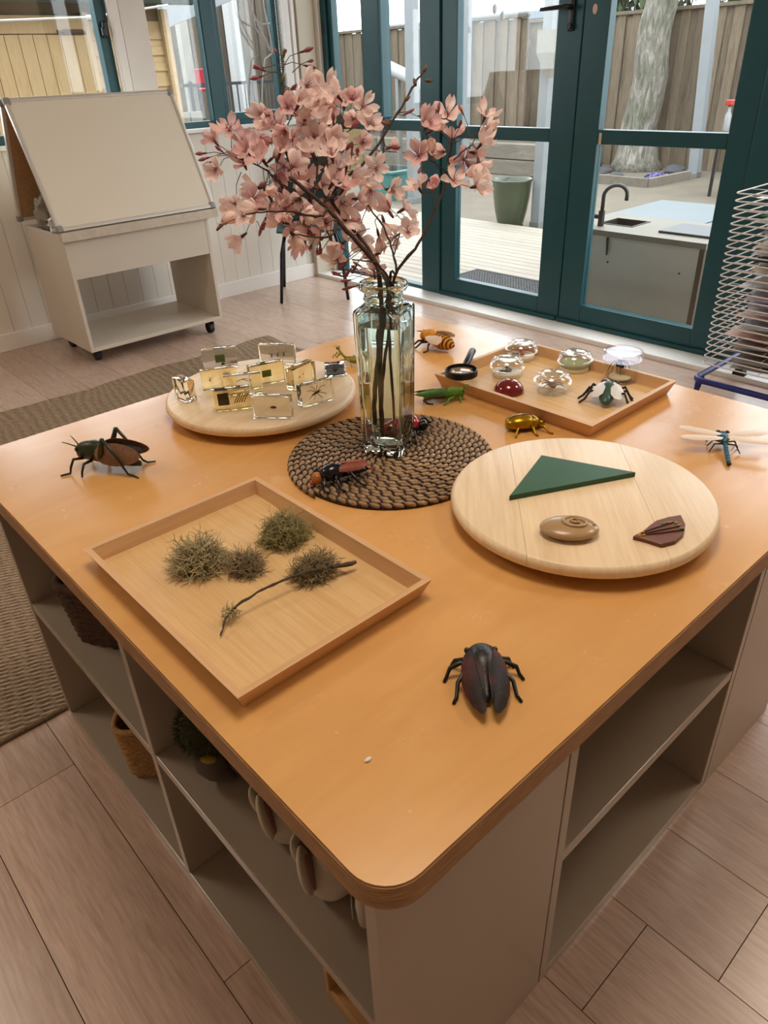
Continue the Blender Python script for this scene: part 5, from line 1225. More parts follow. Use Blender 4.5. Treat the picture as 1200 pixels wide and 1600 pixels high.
def bud_mesh(k):
    m = MB(); m.cur = 0
    m.loft([[Vector((r*math.cos(2*PI*j/8), r*math.sin(2*PI*j/8), z)) for j in range(8)] for r, z in ((.0006, 0), (.0014, .004), (.0017, .007), (.0012, .0085))])
    m.cur = 1; m.loft([[Vector((r*math.cos(2*PI*j/9), r*math.sin(2*PI*j/9), z)) for j in range(9)] for r, z in ((.0014, .0075), (.0024+.0002*k, .011), (.0027+.0003*k, .015), (.0020, .0195), (.0006, .0225))])
    return m.mesh('bud', [M_CALYX, M_BUDP], True)
BUDS = [bud_mesh(k) for k in range(3)]
GB = [bud_mesh(3)]; 
rb = random.Random(77)
def c2(x, y): return (300+x/2.4, 60+y/2.4)        # zoomed-crop coordinates of the photograph -> pixel
def P3(x, y, d=0.0): px, py = c2(x, y); return at_depth(px, py, T0+d)
def branch(label, roots):
    t = thing('blossom_branch', label, 'branch', tuple(VTOP), 0, 'cherry branches in the vase'); return t
def stem(t, pts, r0, r1, inside=None, n=7):
    """pts world points from the vase outward; smoothed and knobbly"""
    Q = [Vector(q) for q in pts]; R = []
    for i in range(len(Q)-1):
        p0 = Q[max(i-1, 0)]; p1 = Q[i]; p2 = Q[i+1]; p3 = Q[min(i+2, len(Q)-1)]
        for k in range(5):
            u = k/5; R.append(.5*((2*p1)+(p2-p0)*u+(2*p0-5*p1+4*p2-p3)*u*u+(3*p1-p0-3*p2+p3)*u*u*u))
    R.append(Q[-1]); n_ = len(R); rr = []
    for i in range(n_):
        g = (r0+(r1-r0)*i/(n_-1))*.85; rr.append(g*(1.0+(.35 if i % 4 == 2 else 0)*rb.random())); 
        if 0 < i < n_-1: R[i] = R[i]+Vector((rb.gauss(0, 1), rb.gauss(0, 1), rb.gauss(0, 1)))*.0007
    o = Vector(t.location); part('stem', MB().tube([q-o for q in R], rr, n), M_BARK, t, True); return R
def stalk(a, b, t, r=.0006):
    o = Vector(t.location); mid = (a+b)/2+Vector((rb.gauss(0, .003), rb.gauss(0, .003), .004)); return [a-o, mid-o, b-o], [r*1.2, r, r*.9]
def grow(t, skel, flowers, buds):
    sk = MB(); o = Vector(t.location)
    def nearest(p, bias=.0):
        return min(skel, key=lambda q: (q-p).length+rb.uniform(0, bias))
    for (x, y, kind, fx, fy) in flowers:
        p = P3(x, y, rb.uniform(-.05, .05)); q = nearest(p, .012); away = (p-q).normalized() if (p-q).length > 1e-4 else Vector((0, 0, 1))
        if (p-q).length > .06: q = p-away*.05
        # facing: outward from the branch mixed with towards the viewer
        d = (away*.7+(-CF)*(.9 if kind == 0 else .25)+CR*fx+CU*fy+Vector((rb.gauss(0, .25), rb.gauss(0, .25), rb.gauss(0, .25)))).normalized()
        b = p-d*.010; pts, rr = stalk(q, b, t); sk.tube(pts, rr, 5, False)
        f = link('flower', CORES[rb.randrange(3)], t, p-o); f.rotation_mode = 'QUATERNION'; f.rotation_quaternion = d.to_track_quat('Z', 'Y')
        sc = rb.uniform(1.1, 1.38); f.scale = (sc, sc, sc); op = rb.choice((.10, .25, .4)) if kind == 0 else rb.choice((.7, 1.0, .5)); col_ = 1 if rb.random() < .28 else 0; a0 = rb.uniform(0, 6)
        for k in range(5):
            pe = link('petal', PETS[(col_, rb.randrange(4))], f); pe.rotation_euler = (0, -(op+rb.uniform(-.12, .18)), a0+2*PI*k/5+rb.uniform(-.1, .1)); pe.rotation_mode = 'XYZ'
    for (x, y) in buds:
        p = P3(x, y, rb.uniform(-.04, .04)); q = nearest(p, .01); dd = (p-q)
        if dd.length < 1e-4: dd = Vector((0, 0, 1))
        if dd.length > .04: q = p-dd.normalized()*.035
        dd.normalize(); pts, rr = stalk(q, p, t); sk.tube(pts, rr, 5, False)
        bo = link('bud', BUDS[rb.randrange(3)], t, p-o); bo.rotation_mode = 'QUATERNION'; bo.rotation_quaternion = (dd+Vector((rb.gauss(0, .2), rb.gauss(0, .2), rb.gauss(0, .2)))).normalized().to_track_quat('Z', 'Y'); g = rb.uniform(.8, 1.15); bo.scale = (g, g, g)
    part('flower_stalks', sk, M_STALK, t, True)['kind'] = 'stuff'
def vin(dx, dy, z): # point inside the vase, local offsets
    c, s = math.cos(VR), math.sin(VR); return Vector((VC.x+dx*c-dy*s, VC.y+dx*s+dy*c, ZM+z))
F = lambda L, k=0: [(x, y, k, rb.uniform(-.4, .4), rb.uniform(-.3, .4)) for x, y in L]
# -- branch 1: lone twig on the right with a round cluster
t1 = branch('slender cherry branch leaning away from the rest with a round blossom cluster', None)
S = stem(t1, [vin(-.012, .004, .030), vin(-.004, .002, .13), vin(.010, -.008, .22), vin(.014, -.014, .297), P3(850, 770, .0), P3(900, 665, .01), P3(945, 560, .02), P3(962, 470, .02), P3(975, 390, .02)], .0034, .0020)
S2 = stem(t1, [S[-6], P3(1010, 430, .0), P3(1050, 400, -.02)], .0014, .0009); S3 = stem(t1, [S[-8], P3(900, 460, .0), P3(860, 450, .02)], .0014, .0009)
grow(t1, S[24:]+S2+S3, F([(880, 325), (960, 285), (975, 375), (1085, 395), (850, 440), (1020, 455), (850, 560), (980, 535), (1100, 290)])+F([(1060, 430), (900, 430), (1065, 555), (1040, 480), (905, 560), (900, 345), (1095, 345), (940, 425), (1075, 470)], 1),
     [(1020, 290), (925, 345), (870, 500), (860, 480), (1010, 500), (920, 300), (1000, 340)])
# -- branch 2: long bare-tipped twig
t2 = branch('cherry twig rising diagonally to a bare brown budded tip', None)
S = stem(t2, [vin(.012, .010, .025), vin(.008, .010, .14), vin(-.006, -.004, .24), vin(-.014, -.012, .297), P3(640, 760, .02), P3(530, 620, .02), P3(560, 540, .02), P3(640, 470, .02), P3(700, 395, .02), P3(760, 300, .02), P3(825, 190, .02), P3(866, 122, .02)], .0042, .0017)
grow(t2, S[26:], F([(690, 490), (670, 570), (745, 565), (590, 640)])+F([(740, 410), (555, 500)], 1), [(690, 430), (600, 430), (620, 440), (735, 410), (790, 290), (845, 292), (735, 325)])
o = Vector(t2.location)
for (x, y, ax, ay) in ((872, 120, .3, 1), (880, 158, 1, -.1), (838, 172, -.3, 1), (800, 232, .6, .5), (735, 322, -.4, .9)):
    p = P3(x, y, .02); d = (CR*ax+CU*ay).normalized(); bb_ = link('bud', MB().loft([[Vector((r*math.cos(2*PI*j/8), r*math.sin(2*PI*j/8), z)) for j in range(8)] for r, z in ((.0016, -.003), (.003, .001), (.0032, .004), (.002, .008), (.0004, .0105))]).mesh('bud', plain('brown_scaly_bud', '#5d4526', .6, var=.4, vscale=300), True), t2, p-o); bb_.rotation_mode = 'QUATERNION'; bb_.rotation_quaternion = d.to_track_quat('Z', 'Y')
# -- branch 3: the thick main branch
t3 = branch('thick main cherry branch crowded with pale pink blossom', None)
S = stem(t3, [vin(-.018, .016, .055), vin(-.014, .012, .12), vin(-.004, .004, .21), vin(-.004, .004, .297), P3(690, 850, -.01), P3(600, 745, -.03), P3(505, 635, -.04), P3(400, 545, -.05), P3(368, 520, -.05)], .0052, .0032)
A = stem(t3, [S[-8], P3(430, 605, -.02), P3(330, 540, .0), P3(270, 490, .02), P3(150, 440, .03)], .0024, .0012)
Bs = stem(t3, [S[-7], P3(400, 540, .01), P3(352, 430, .02), P3(340, 300, .02), P3(338, 200, .02), P3(345, 100, .02)], .0026, .0014)
Cs = stem(t3, [S[-10], P3(560, 560, .05), P3(575, 460, .06), P3(565, 380, .06), P3(562, 320, .06)], .0026, .0020)
Ds = stem(t3, [S[-11], P3(480, 670, -.05), P3(380, 650, -.07), P3(280, 650, -.08), P3(200, 660, -.08)], .0024, .0011)
Es = stem(t3, [S[-9], P3(470, 470, .03), P3(440, 400, .04), P3(420, 330, .05), P3(470, 240, .05)], .0022, .0012)
Fs = stem(t3, [S[-13], P3(520, 740, -.05), P3(420, 740, -.06), P3(370, 730, -.06)], .0020, .0010)
skel = S[22:]+A+Bs+Cs+Ds+Es+Fs
grow(t3, skel, F([(190, 385), (195, 470), (140, 345), (345, 480), (640, 255), (668, 330), (230, 600), (195, 665), (160, 620), (430, 180), (505, 190), (470, 245), (460, 370), (320, 330), (375, 380), (235, 405), (400, 600), (350, 640), (490, 550), (380, 705), (560, 620), (530, 540), (265, 285), (410, 540), (455, 655), (520, 650)])
     + F([(85, 385), (90, 490), (265, 455), (300, 385), (510, 265), (525, 440), (110, 700), (185, 745), (270, 590), (320, 575), (440, 500), (545, 480), (400, 760), (340, 690), (480, 710), (610, 300), (285, 330), (545, 215), (330, 430), (430, 440), (580, 690), (600, 540), (355, 590), (310, 520), (250, 640), (600, 230), (390, 285), (420, 320), (350, 350), (480, 320), (495, 400), (385, 440), (455, 560), (500, 600), (365, 660), (430, 700), (540, 590), (570, 560), (300, 450), (400, 250), (445, 620), (300, 610), (410, 660), (340, 560), (375, 480), (450, 430), (500, 480), (530, 380), (580, 480), (440, 290), (360, 260), (500, 230), (570, 250), (640, 390), (500, 690), (560, 700), (380, 740), (245, 560), (210, 430), (620, 600), (640, 520)], 1),
     [(70, 445), (80, 460), (120, 430), (60, 430), (385, 215), (400, 230), (415, 245), (275, 110), (280, 125), (270, 140), (400, 55), (430, 88), (415, 100), (345, 60), (320, 55), (560, 430), (540, 420), (550, 300), (530, 330), (520, 310), (510, 380), (600, 340), (265, 690), (255, 710), (440, 720), (460, 740), (480, 760), (470, 780), (490, 790), (500, 745), (430, 755), (450, 770), (410, 735), (445, 700), (420, 700), (280, 540), (275, 555), (300, 275), (280, 290), (360, 205), (600, 430), (615, 435), (590, 345), (505, 720), (520, 735), (385, 615), (350, 380), (430, 345), (465, 300), (330, 640), (300, 655), (280, 660)])
# green bud scales on the upright twig
o = Vector(t3.location)
for (x, y) in ((345, 205), (335, 160), (343, 70), (565, 320), (545, 310), (585, 312), (555, 300), (530, 315), (575, 330)):
    p = P3(x, y, .02 if x < 400 else .06); gl = link('bud_scale', MB().loft([[Vector((r*math.cos(2*PI*j/7), r*math.sin(2*PI*j/7), z)) for j in range(7)] for r, z in ((.001, -.002), (.0028, .003), (.0022, .009), (.0004, .013))]).mesh('bud_scale', plain('green_brown_scale', '#6f6a34', .6, var=.35, vscale=200), True), t3, p-o); gl.rotation_euler = (rb.uniform(-.8, .8), rb.uniform(-.8, .8), 0)
# -- branch 4: short front sprays near the vase mouth
t4 = branch('short cherry sprig drooping over the mouth of the vase', None)
S = stem(t4, [vin(.006, -.014, .06), vin(.008, -.010, .17), vin(.006, -.010, .297), P3(765, 880, -.02), P3(752, 800, -.02), P3(720, 710, -.02), P3(660, 625, -.01)], .0030, .0014)
S2 = stem(t4, [vin(.002, -.018, .285), P3(700, 850, -.06), P3(650, 835, -.08), P3(600, 830, -.08)], .0020, .0010); S3 = stem(t4, [S[-12], P3(790, 700, .0), P3(800, 690, .0)], .0012, .0008)
grow(t4, S[15:]+S2+S3, F([(630, 750), (682, 880), (545, 830), (795, 640), (810, 725), (760, 745)])+F([(690, 810), (740, 650), (700, 740), (720, 690), (560, 770)], 1),
     [(615, 930), (600, 935), (580, 800), (590, 830), (575, 850), (560, 880), (570, 895), (600, 860), (610, 880), (620, 845), (640, 860), (575, 825), (600, 905), (745, 640), (625, 870)])
# ================================================================ furniture and things around the table
# ---- jute rug: ribs of braid running along X
def mat_jute():
    m = N('braided_jute'); tc = m.n('ShaderNodeTexCoord')
    w = m.n('ShaderNodeTexWave'); w.wave_type = 'BANDS'; w.bands_direction = 'DIAGONAL'; w.inputs['Scale'].default_value = 17; w.inputs['Distortion'].default_value = 2.5; w.inputs['Detail'].default_value = 3; w.inputs['Detail Scale'].default_value = 3
    mp = m.n('ShaderNodeMapping'); mp.inputs['Scale'].default_value = (1.0, 2.2, 1); m.l(tc.outputs['Object'], mp.inputs[0]); m.l(mp.outputs[0], w.inputs[0])
    f = m.noise(m.coords((90, 130, 10)), 1.0, 4, .7); c = m.ramp(w.outputs['Fac'], [(.2, '#503f31'), (.5, '#8e765c'), (.85, '#b89f80')]); d = m.ramp(f, [(.3, '#5a4636'), (.7, '#b1977a')])
    m.col(m.mix(c, d, .5)); m.val('Roughness', .9); m.bump(w.outputs['Fac'], .7, .004); return m.m
RX0, RX1, RY0, RY1 = -1.1, 1.975, 1.185, 3.17
rug = thing('jute_rug', 'brown braided jute rug with wavy edges under the table side', 'rug', ((RX0+RX1)/2, (RY0+RY1)/2, 0))
rm = MB(); pitch = .0155; ny = int((RY1-RY0)/pitch); nx = 40
for j in range(ny):
    y = RY0+pitch*(j+.5)-(RY0+RY1)/2
    e = j/ny; ex = .016*math.sin(j*.21)+.008*math.sin(j*.07+1)
    xa, xb = RX0-(RX0+RX1)/2, RX1-(RX0+RX1)/2+ex
    rows = []
    for i in range(nx+1):
        x = xa+(xb-xa)*i/nx; wy = (.014*math.sin(x*9+.5)+.007*math.sin(x*23))*max(0, (e-.9)/.1)
        r = pitch*.62
        rows.append([Vector((x, y+wy+r*math.cos(q), .0045+.0045*max(0, math.sin(q)))) for q in (0, PI*.25, PI*.5, PI*.75, PI)])
    o = len(rm.v)
    for r_ in rows: rm.v += r_
    for i in range(nx):
        for k in range(4): rm.f.append([o+i*5+k, o+i*5+k+1, o+(i+1)*5+k+1, o+(i+1)*5+k]); rm.mi.append(0)
part('braid', rm, mat_jute(), rug, True)['kind'] = 'stuff'
M_JB = plain('jute_border', '#7b6650', .9, var=.3, vscale=90)
part('border', MB().tube([(RX0-(RX0+RX1)/2, RY0-(RY0+RY1)/2-.002, .005), (RX1-(RX0+RX1)/2, RY0-(RY0+RY1)/2-.002, .005)], .0062, 7), M_JB, rug, True)
part('backing', MB().bb((RX0-(RX0+RX1)/2, RY0-(RY0+RY1)/2, 0), (RX1-(RX0+RX1)/2-.02, RY1-(RY0+RY1)/2-.02, .0012)), M_JB, rug)

# ---- whiteboard easel on a wheeled cabinet
M_WBC = plain('grey_cabinet_laminate', '#cfc5b6', .4, var=.02, vscale=5); M_WB = plain('whiteboard_face', '#e4d9c7', .14, spec=.6); M_ALU = plain('aluminium_trim', '#d2ccc4', .35, .4); M_CORK = plain('cork_back', '#a87f55', .8, var=.15, vscale=80)
wx0, wx1, wy0, wy1 = 1.09, 1.875, 3.45, 3.95
eas = thing('easel_cabinet', 'grey wheeled cabinet with a leaning whiteboard easel on top', 'easel', ((wx0+wx1)/2, 3.70, 0)); ex, ey = (wx0+wx1)/2, 3.70
def EP(n, a, b, m=M_WBC, p=None, bev=.0015):
    a = Vector(a)-Vector((ex, ey, 0)); b = Vector(b)-Vector((ex, ey, 0)); return part(n, MB().cbox((a+b)/2, b-a, bev), m, p or eas)
EP('side_panel', (wx0, wy0, .075), (wx0+.018, wy1, .645)); EP('side_panel', (wx1-.018, wy0, .075), (wx1, wy1, .645))
EP('base_board', (wx0+.018, wy0, .075), (wx1-.018, wy1, .095)); EP('front_panel', (wx0+.018, wy0+.002, .44), (wx1-.018, wy0+.02, .645)); EP('back_panel', (wx0+.018, wy1-.016, .36), (wx1-.018, wy1, .645))
EP('tray_floor', (wx0+.018, wy0+.02, .44), (wx1-.018, wy1-.016, .452))
led = EP('ledge', (wx0-.012, wy0-.025, .622), (wx1+.055, wy0+.012, .664), plain('chalky_ledge', '#c9bdab', .5, var=.08, vscale=30))
for px, py in ((1.15, 3.55), (1.15, 3.88), (1.81, 3.50), (1.81, 3.88)):
    c = part('caster', MB().cyl((px-ex-.013, py-ey, .030), (px-ex+.013, py-ey, .030), .030, n=18), plain('black_caster', '#17171a', .5), eas, 40)
    part('caster_fork', MB().bb((px-ex-.019, py-ey-.02, .028), (px-ex-.015, py-ey+.012, .075)).bb((px-ex+.015, py-ey-.02, .028), (px-ex+.019, py-ey+.012, .075)).bb((px-ex-.02, py-ey-.025, .068), (px-ex+.02, py-ey+.025, .0745)), MATS['black_caster'], c)
def board_panel(y0, z0, y1, z1, xa, xb, face_front):
    d = Vector((0, y1-y0, z1-z0)); L = d.length; a = math.atan2(d.z, d.y)     # plane through X, rising along d
    R = Matrix(((1, 0, 0), (0, math.cos(a), -math.sin(a)), (0, math.sin(a), math.cos(a))))   # local Y along d, local Z = normal
    c = Vector(((xa+xb)/2-ex, (y0+y1)/2-ey, (z0+z1)/2)); W_ = xb-xa
    n = 1 if face_front else -1
    b = part('whiteboard' , MB().box(c, (W_-.02, L-.02, .010), M=R), [M_WB], eas)
    part('board_backing', MB().box(c+R @ Vector((0, 0, -.0075*n)), (W_-.02, L-.02, .004), M=R), M_CORK, b)
    for (cx, cy, sx, sy) in ((0, L/2-.008, W_, .018), (0, -L/2+.008, W_, .018), (-W_/2+.008, 0, .018, L), (W_/2-.008, 0, .018, L)): part('frame_rail', MB().cbox(c+R @ Vector((cx, cy, 0)), (sx, sy, .021), .004, M=R), M_ALU, b)
    for sx in (-1, 1):
        for sy in (-1, 1): part('corner_cap', MB().cbox(c+R @ Vector((sx*(W_/2-.012), sy*(L/2-.012), 0)), (.034, .034, .026), .010, M=R), plain('grey_corner_cap', '#8f8a84', .5), b)
board_panel(3.445, .668, 3.715, 1.215, 1.075, 1.925, True)
board_panel(3.985, .668, 3.765, 1.212, 1.075, 1.925, False)
# crumpled cloth and paper tucked between the boards
M_CLOTH = plain('grey_cloth', '#8e8579', .85, var=.2, vscale=40); M_PAPERW = plain('white_paper', '#dcdde0', .8)
def crumple(seed, r, amp=.5, nu=22, nv=14):
    off = Vector((seed*2.3, seed*5.1, seed*1.9)); return MB().ell((0, 0, r[2]*.8), r, None, nu, nv, lambda d: 1+amp*noise.noise(d*2.2+off)+amp*.5*noise.noise(d*5+off))
solo('cleaning_cloth', crumple(3, (.050, .070, .080)), M_CLOTH, 'crumpled grey cloth tucked behind the easel whiteboard', 'cloth', loc=(1.150, 3.765, .645), smooth=40)
solo('crumpled_paper', crumple(6, (.045, .05, .045), .6), M_PAPERW, 'crumpled white paper in front of the grey cloth behind the whiteboard', 'paper', loc=(1.135, 3.585, .645), smooth=40)

# ---- chair in the corner
M_SEAT = plain('dark_teal_plastic', '#12373c', .4)
cv = Vector((2.735, 3.70)); th_ = math.atan2(-.42, -.33)      # facing the table
ch = thing('school_chair', 'dark teal plastic chair with black tube legs in the corner', 'chair', (cv.x, cv.y, 0), th_)
def shell(path, w0, w1, th=.008):
    m = MB(); rings = []
    for i, (x, z) in enumerate(path):
        u = i/(len(path)-1); w = (w0+(w1-w0)*u)/2; ring = []
        for k in range(9):
            v = k/4-1; ring.append(Vector((x+(.014*v*v if False else 0), v*w, z+.012*v*v)))
        rings.append(ring)
    n = len(rings)
    for s in (0, 1):
        for i, ring in enumerate(rings):
            p0 = Vector(path[max(i-1, 0)]); p1 = Vector(path[min(i+1, n-1)]); t = (p1-p0); nn = Vector((-t.y, t.x)).normalized()*th*s
            m.v += [q+Vector((nn.x, 0, nn.y)) for q in ring]
    B = n*9
    for s in (0, 1):
        for i in range(n-1):
            for k in range(8):
                f = [s*B+i*9+k, s*B+i*9+k+1, s*B+(i+1)*9+k+1, s*B+(i+1)*9+k]; m.f.append(f if s == 0 else f[::-1]); m.mi.append(0)
    for i in range(n-1):
        for k in (0, 8):
            f = [i*9+k, (i+1)*9+k, B+(i+1)*9+k, B+i*9+k]; m.f.append(f if k == 0 else f[::-1]); m.mi.append(0)
    for i in (0, n-1):
        for k in range(8):
            f = [i*9+k, B+i*9+k, B+i*9+k+1, i*9+k+1]; m.f.append(f if i == 0 else f[::-1]); m.mi.append(0)
    return m
part('seat', shell([(.21, .425), (.19, .44), (.10, .443), (-.02, .438), (-.13, .435), (-.17, .44)], .40, .38), M_SEAT, ch, 60)
part('backrest', shell([(-.165, .442), (-.195, .47), (-.21, .55), (-.22, .66), (-.235, .76), (-.245, .80)], .37, .38), M_SEAT, ch, 60)
for sx, sy in ((1, 1), (1, -1), (-1, 1), (-1, -1)): part('leg', MB().tube([(.15*sx-.01, .15*sy, .425), (.17*sx-.005, .185*sy, .30), (.215*sx, .215*sy, .004)], .0105, 10), M_BLACKMET, ch, True)
part('under_frame', MB().tube([(.14, .15, .424), (-.16, .15, .424)], .009, 8).tube([(.14, -.15, .424), (-.16, -.15, .424)], .009, 8).tube([(-.02, .15, .424), (-.02, -.15, .424)], .009, 8), M_BLACKMET, ch, True)

# ---- wire drying rack with papers
M_WIRE = plain('white_coated_wire', '#d9d2cf', .4); M_BLUE = plain('blue_steel', '#1d2470', .35); 
kx0, kx1, ky1, ky0 = 2.64, 3.06, .985, .42
rack = thing('drying_rack', 'wire paper drying rack on a blue wheeled frame by the doors', 'drying rack', ((kx0+kx1)/2, (ky0+ky1)/2, 0)); kx, ky = (kx0+kx1)/2, (ky0+ky1)/2
hw, hd_ = (kx1-kx0)/2, (ky1-ky0)/2
def tray_mesh():
    m = MB(); m.tube([(x, y, 0) for x, y in rrect(-hw, hw, -hd_, hd_, .028, 4)], .0028, 6, closed=True)
    for k in range(1, 5): y = hd_-2*hd_*k/5; m.tube([(-hw, y, -.002), (hw, y, -.002)], .0015, 5)
    for k in (1,): x = -hw+2*hw*k/3; m.tube([(x, -hd_, -.002), (x, hd_, -.002)], .0017, 5)
    return m.mesh('wire_tray', M_WIRE, True)
TMESH = tray_mesh(); NTR = 25; tz0, dz = .195, .0267
for k in range(NTR): o_ = link('wire_tray', TMESH, rack, (0, 0, tz0+dz*k))
for sx in (-1, 1): part('upright', MB().tube([(sx*.0+(.17 if sx > 0 else .11), -hd_+.02, .13), (sx*.0+(.17 if sx > 0 else .11), -hd_+.02, .95)], .011, 10), M_BLUE, rack, True)
for sy in (-1, 1): part('hinge_rod', MB().tube([(hw-.02, sy*.14, .16), (hw-.02, sy*.14, .90)], .006, 8), M_WIRE, rack, True)
part('base_frame', MB().tube([(x, y, .125) for x, y in rrect(-hw-.01, hw+.01, -hd_-.01, hd_+.012, .035, 5)], .0125, 10, closed=True), M_BLUE, rack, True)
for sx in (-1, 1):
    for sy in (-1, 1):
        part('leg', MB().tube([(sx*hw, sy*hd_, .12), (sx*hw, sy*hd_, .055)], .008, 8).tube([(sx*(hw-.05), sy*hd_, .12), (sx*(hw-.01), sy*hd_, .06)], .007, 8), M_BLUE, rack, True)
        part('caster', MB().cyl((sx*hw-.012, sy*hd_, .028), (sx*hw+.012, sy*hd_, .028), .028, n=18), MATS['black_caster'], rack, 40)
PCOL = [('pale pink', '#e2c3bd'), ('white', '#dedcda'), ('grey', '#a9a6a4'), ('black', '#2b2926'), ('lilac', '#c3bccb'), ('cream', '#e0d5bd'), ('green', '#4f8a63'), ('pale blue', '#c3cedb')]
PM = {n: plain('paper_'+n.replace(' ', '_'), c, .85, var=.25, vscale=25) for n, c in PCOL}
rp = random.Random(9)
seq = {24: 'pale pink', 23: 'white', 21: 'green', 20: 'white', 19: 'grey', 17: 'cream', 16: 'white', 15: 'black', 14: 'cream', 12: 'grey', 11: 'white', 10: 'lilac', 9: 'lilac', 8: 'white', 7: 'pale pink', 6: 'pale blue', 5: 'cream', 4: 'pale pink', 3: 'grey', 2: 'grey', 1: 'grey', 0: 'grey'}
for k, cn in seq.items():
    w, d = rp.uniform(.30, .36), rp.uniform(.40, .44); m = MB(); nx_, ny_ = 10, 12
    yo = rp.uniform(-.09, -.05)
    for i in range(nx_+1):
        for j in range(ny_+1):
            x, y = -w/2+w*i/nx_, -d/2+d*j/ny_; z = .0042+0.005*abs(noise.noise(Vector((x*14, y*14, k*1.7))))+.016*max(0, noise.noise(Vector((x*5, y*7, k*3.3))))*(1 if k not in (24,) else .4)
            m.v.append(Vector((x-.01, y, min(z, .022))))
    top = len(m.v); m.v += [q-Vector((0, 0, .0008)) for q in m.v]
    for i in range(nx_):
        for j in range(ny_):
            f = [i*(ny_+1)+j, (i+1)*(ny_+1)+j, (i+1)*(ny_+1)+j+1, i*(ny_+1)+j+1]; m.f.append(f); m.f.append([top+q for q in f[::-1]]); m.mi += [0, 0]
    ks = sorted(seq); i_ = ks.index(k); lo_ = seq[ks[i_-1]] if i_ else 'blue base'; hi_ = seq[ks[i_+1]] if i_ < len(ks)-1 else 'open air'
    lab = ('%s painted paper above %s paper and below %s paper on drying rack' % (cn, lo_, hi_)).replace('above blue base paper', 'above the blue base').replace(' and below open air paper', ', topmost')
    o_ = solo('drying_paper', m, PM[cn], lab, 'paper', 'papers on the drying rack', 40, loc=(kx, ky+yo+.06, tz0+dz*k), rz=rp.uniform(-.15, .15))

# ---- baskets on the shelves of the table
def coil_basket(name, label, loc, rz, a, b, h, mat, flare=1.15, rows=18, dip=.0, rr=.0055):
    t = thing(name, label, 'basket', loc, rz); m = MB(); rnd = random.Random(rows)
    for k in range(rows):
        u = k/(rows-1); f = 1+(flare-1)*u; P = rrect(-a*f, a*f, -b*f, b*f, .03, 5); pts = []
        n = len(P); Q = []
        for i in range(n):
            p0, p1 = Vector(P[i]), Vector(P[(i+1) % n]); L_ = (p1-p0).length; c = max(1, int(L_/.012))
            for j in range(c): Q.append(p0.lerp(p1, j/c))
        for i, q in enumerate(Q):
            w = .0018*(1 if (i+k) % 2 else -1); nn = q.normalized(); z = .004+h*u-(dip*u*max(0, 1-abs(q.x)/(a*.6)) if dip else 0)
            pts.append((q.x+nn.x*w, q.y+nn.y*w, z+rnd.uniform(-.0006, .0006)))
        m.tube(pts, rr, 5, closed=True)
    part('weave', m, mat, t, True)['kind'] = 'stuff'
    part('base', MB().prism(rrect(-a*.97, a*.97, -b*.97, b*.97, .03, 5), 0, .006), mat, t)
    part('rim', MB().tube([(x, y, .004+h+.004-(dip*max(0, 1-abs(x)/(a*.6)) if dip else 0)) for x, y in rrect(-a*flare, a*flare, -b*flare, b*flare, .03, 8)], rr*1.3, 7, closed=True), mat, t, True)
    return t
M_SEA = plain('dark_seagrass', '#4d3526', .8, var=.4, vscale=120, bump=.8, bscale=300); M_WICK = plain('tan_wicker', '#a37a4a', .7, var=.3, vscale=150, bump=.5, bscale=300)
ba = on_z(126, 1004, .342)
coil_basket('seagrass_basket', 'dark brown woven seagrass basket on the upper shelf', (.150, .914, .3425), math.radians(-60), .092, .064, .125, M_SEA, 1.14, 19, .045, .0066)
bb2 = on_z(205, 1222, .022)
coil_basket('wicker_basket', 'tan wicker basket on the bottom shelf behind the divider', (.140, .862, .0225), math.radians(-41), .080, .058, .13, M_WICK, 1.10, 19, 0, .0050)
# ---- plush bird (green, hooked grey beak) and plush mice
M_FUR = plain('dark_green_plush', '#353619', .95, var=.5, vscale=90); M_BEAK = plain('grey_felt_beak', '#5a5148', .8, var=.1, vscale=30); M_YELP = plain('yellow_plush', '#8f7a22', .95)
def fur(c, r, n, seed, L, rad=.0006):
    rnd = random.Random(seed); m = MB()
    for _ in range(n):
        d = Vector((rnd.gauss(0, 1), rnd.gauss(0, 1), rnd.gauss(0, 1))).normalized(); p = Vector(c)+Vector((d.x*r[0], d.y*r[1], d.z*r[2])); e = (d+Vector((rnd.gauss(0, .35), rnd.gauss(0, .35), rnd.gauss(0, .35)-.2))).normalized()
        s = e.orthogonal().normalized()*rad; m.add([p-s, p+s, p+e*L*rnd.uniform(.6, 1.1)], [(0, 1, 2)])
    return m
pl = thing('plush_bird', 'green plush parrot with a large hooked grey beak on the shelf', 'soft toy', (.074, .478, .3425), math.radians(-49)); pl.scale = (1.15, 1.15, 1.15)
part('head', MB().ell((-.006, .012, .088), (.036, .036, .038), None, 22, 14), M_FUR, pl, True); part('body', MB().ell((.0, .065, .070), (.05, .055, .068), None, 22, 14), M_FUR, pl, True)
part('fur', fur((-.006, .012, .088), (.035, .035, .037), 2600, 5, .011), M_FUR, pl)['kind'] = 'stuff'
part('eye_patch', MB().ell((.004, -.020, .066), (.011, .006, .007), None, 14, 8), M_YELP, pl, True)
bk = []
for x, z, r in ((-.004, .072, .022), (-.006, .052, .023), (-.004, .034, .022), (.003, .020, .0175), (.013, .0115, .0108), (.022, .0085, .0066), (.028, .0095, .002)): bk.append((x, z, r))
rings = []
for i, (x, z, r) in enumerate(bk):
    x0, z0, _ = bk[max(i-1, 0)]; x1, z1, _ = bk[min(i+1, len(bk)-1)]; tx, tz = x1-x0, z1-z0; l_ = math.hypot(tx, tz); nx_, nz_ = -tz/l_, tx/l_
    rings.append([Vector((x+nx_*r*math.cos(q), r*.95*math.sin(q), max(.0006, z+nz_*r*math.cos(q)))) for q in [2*PI*j/16 for j in range(16)]])
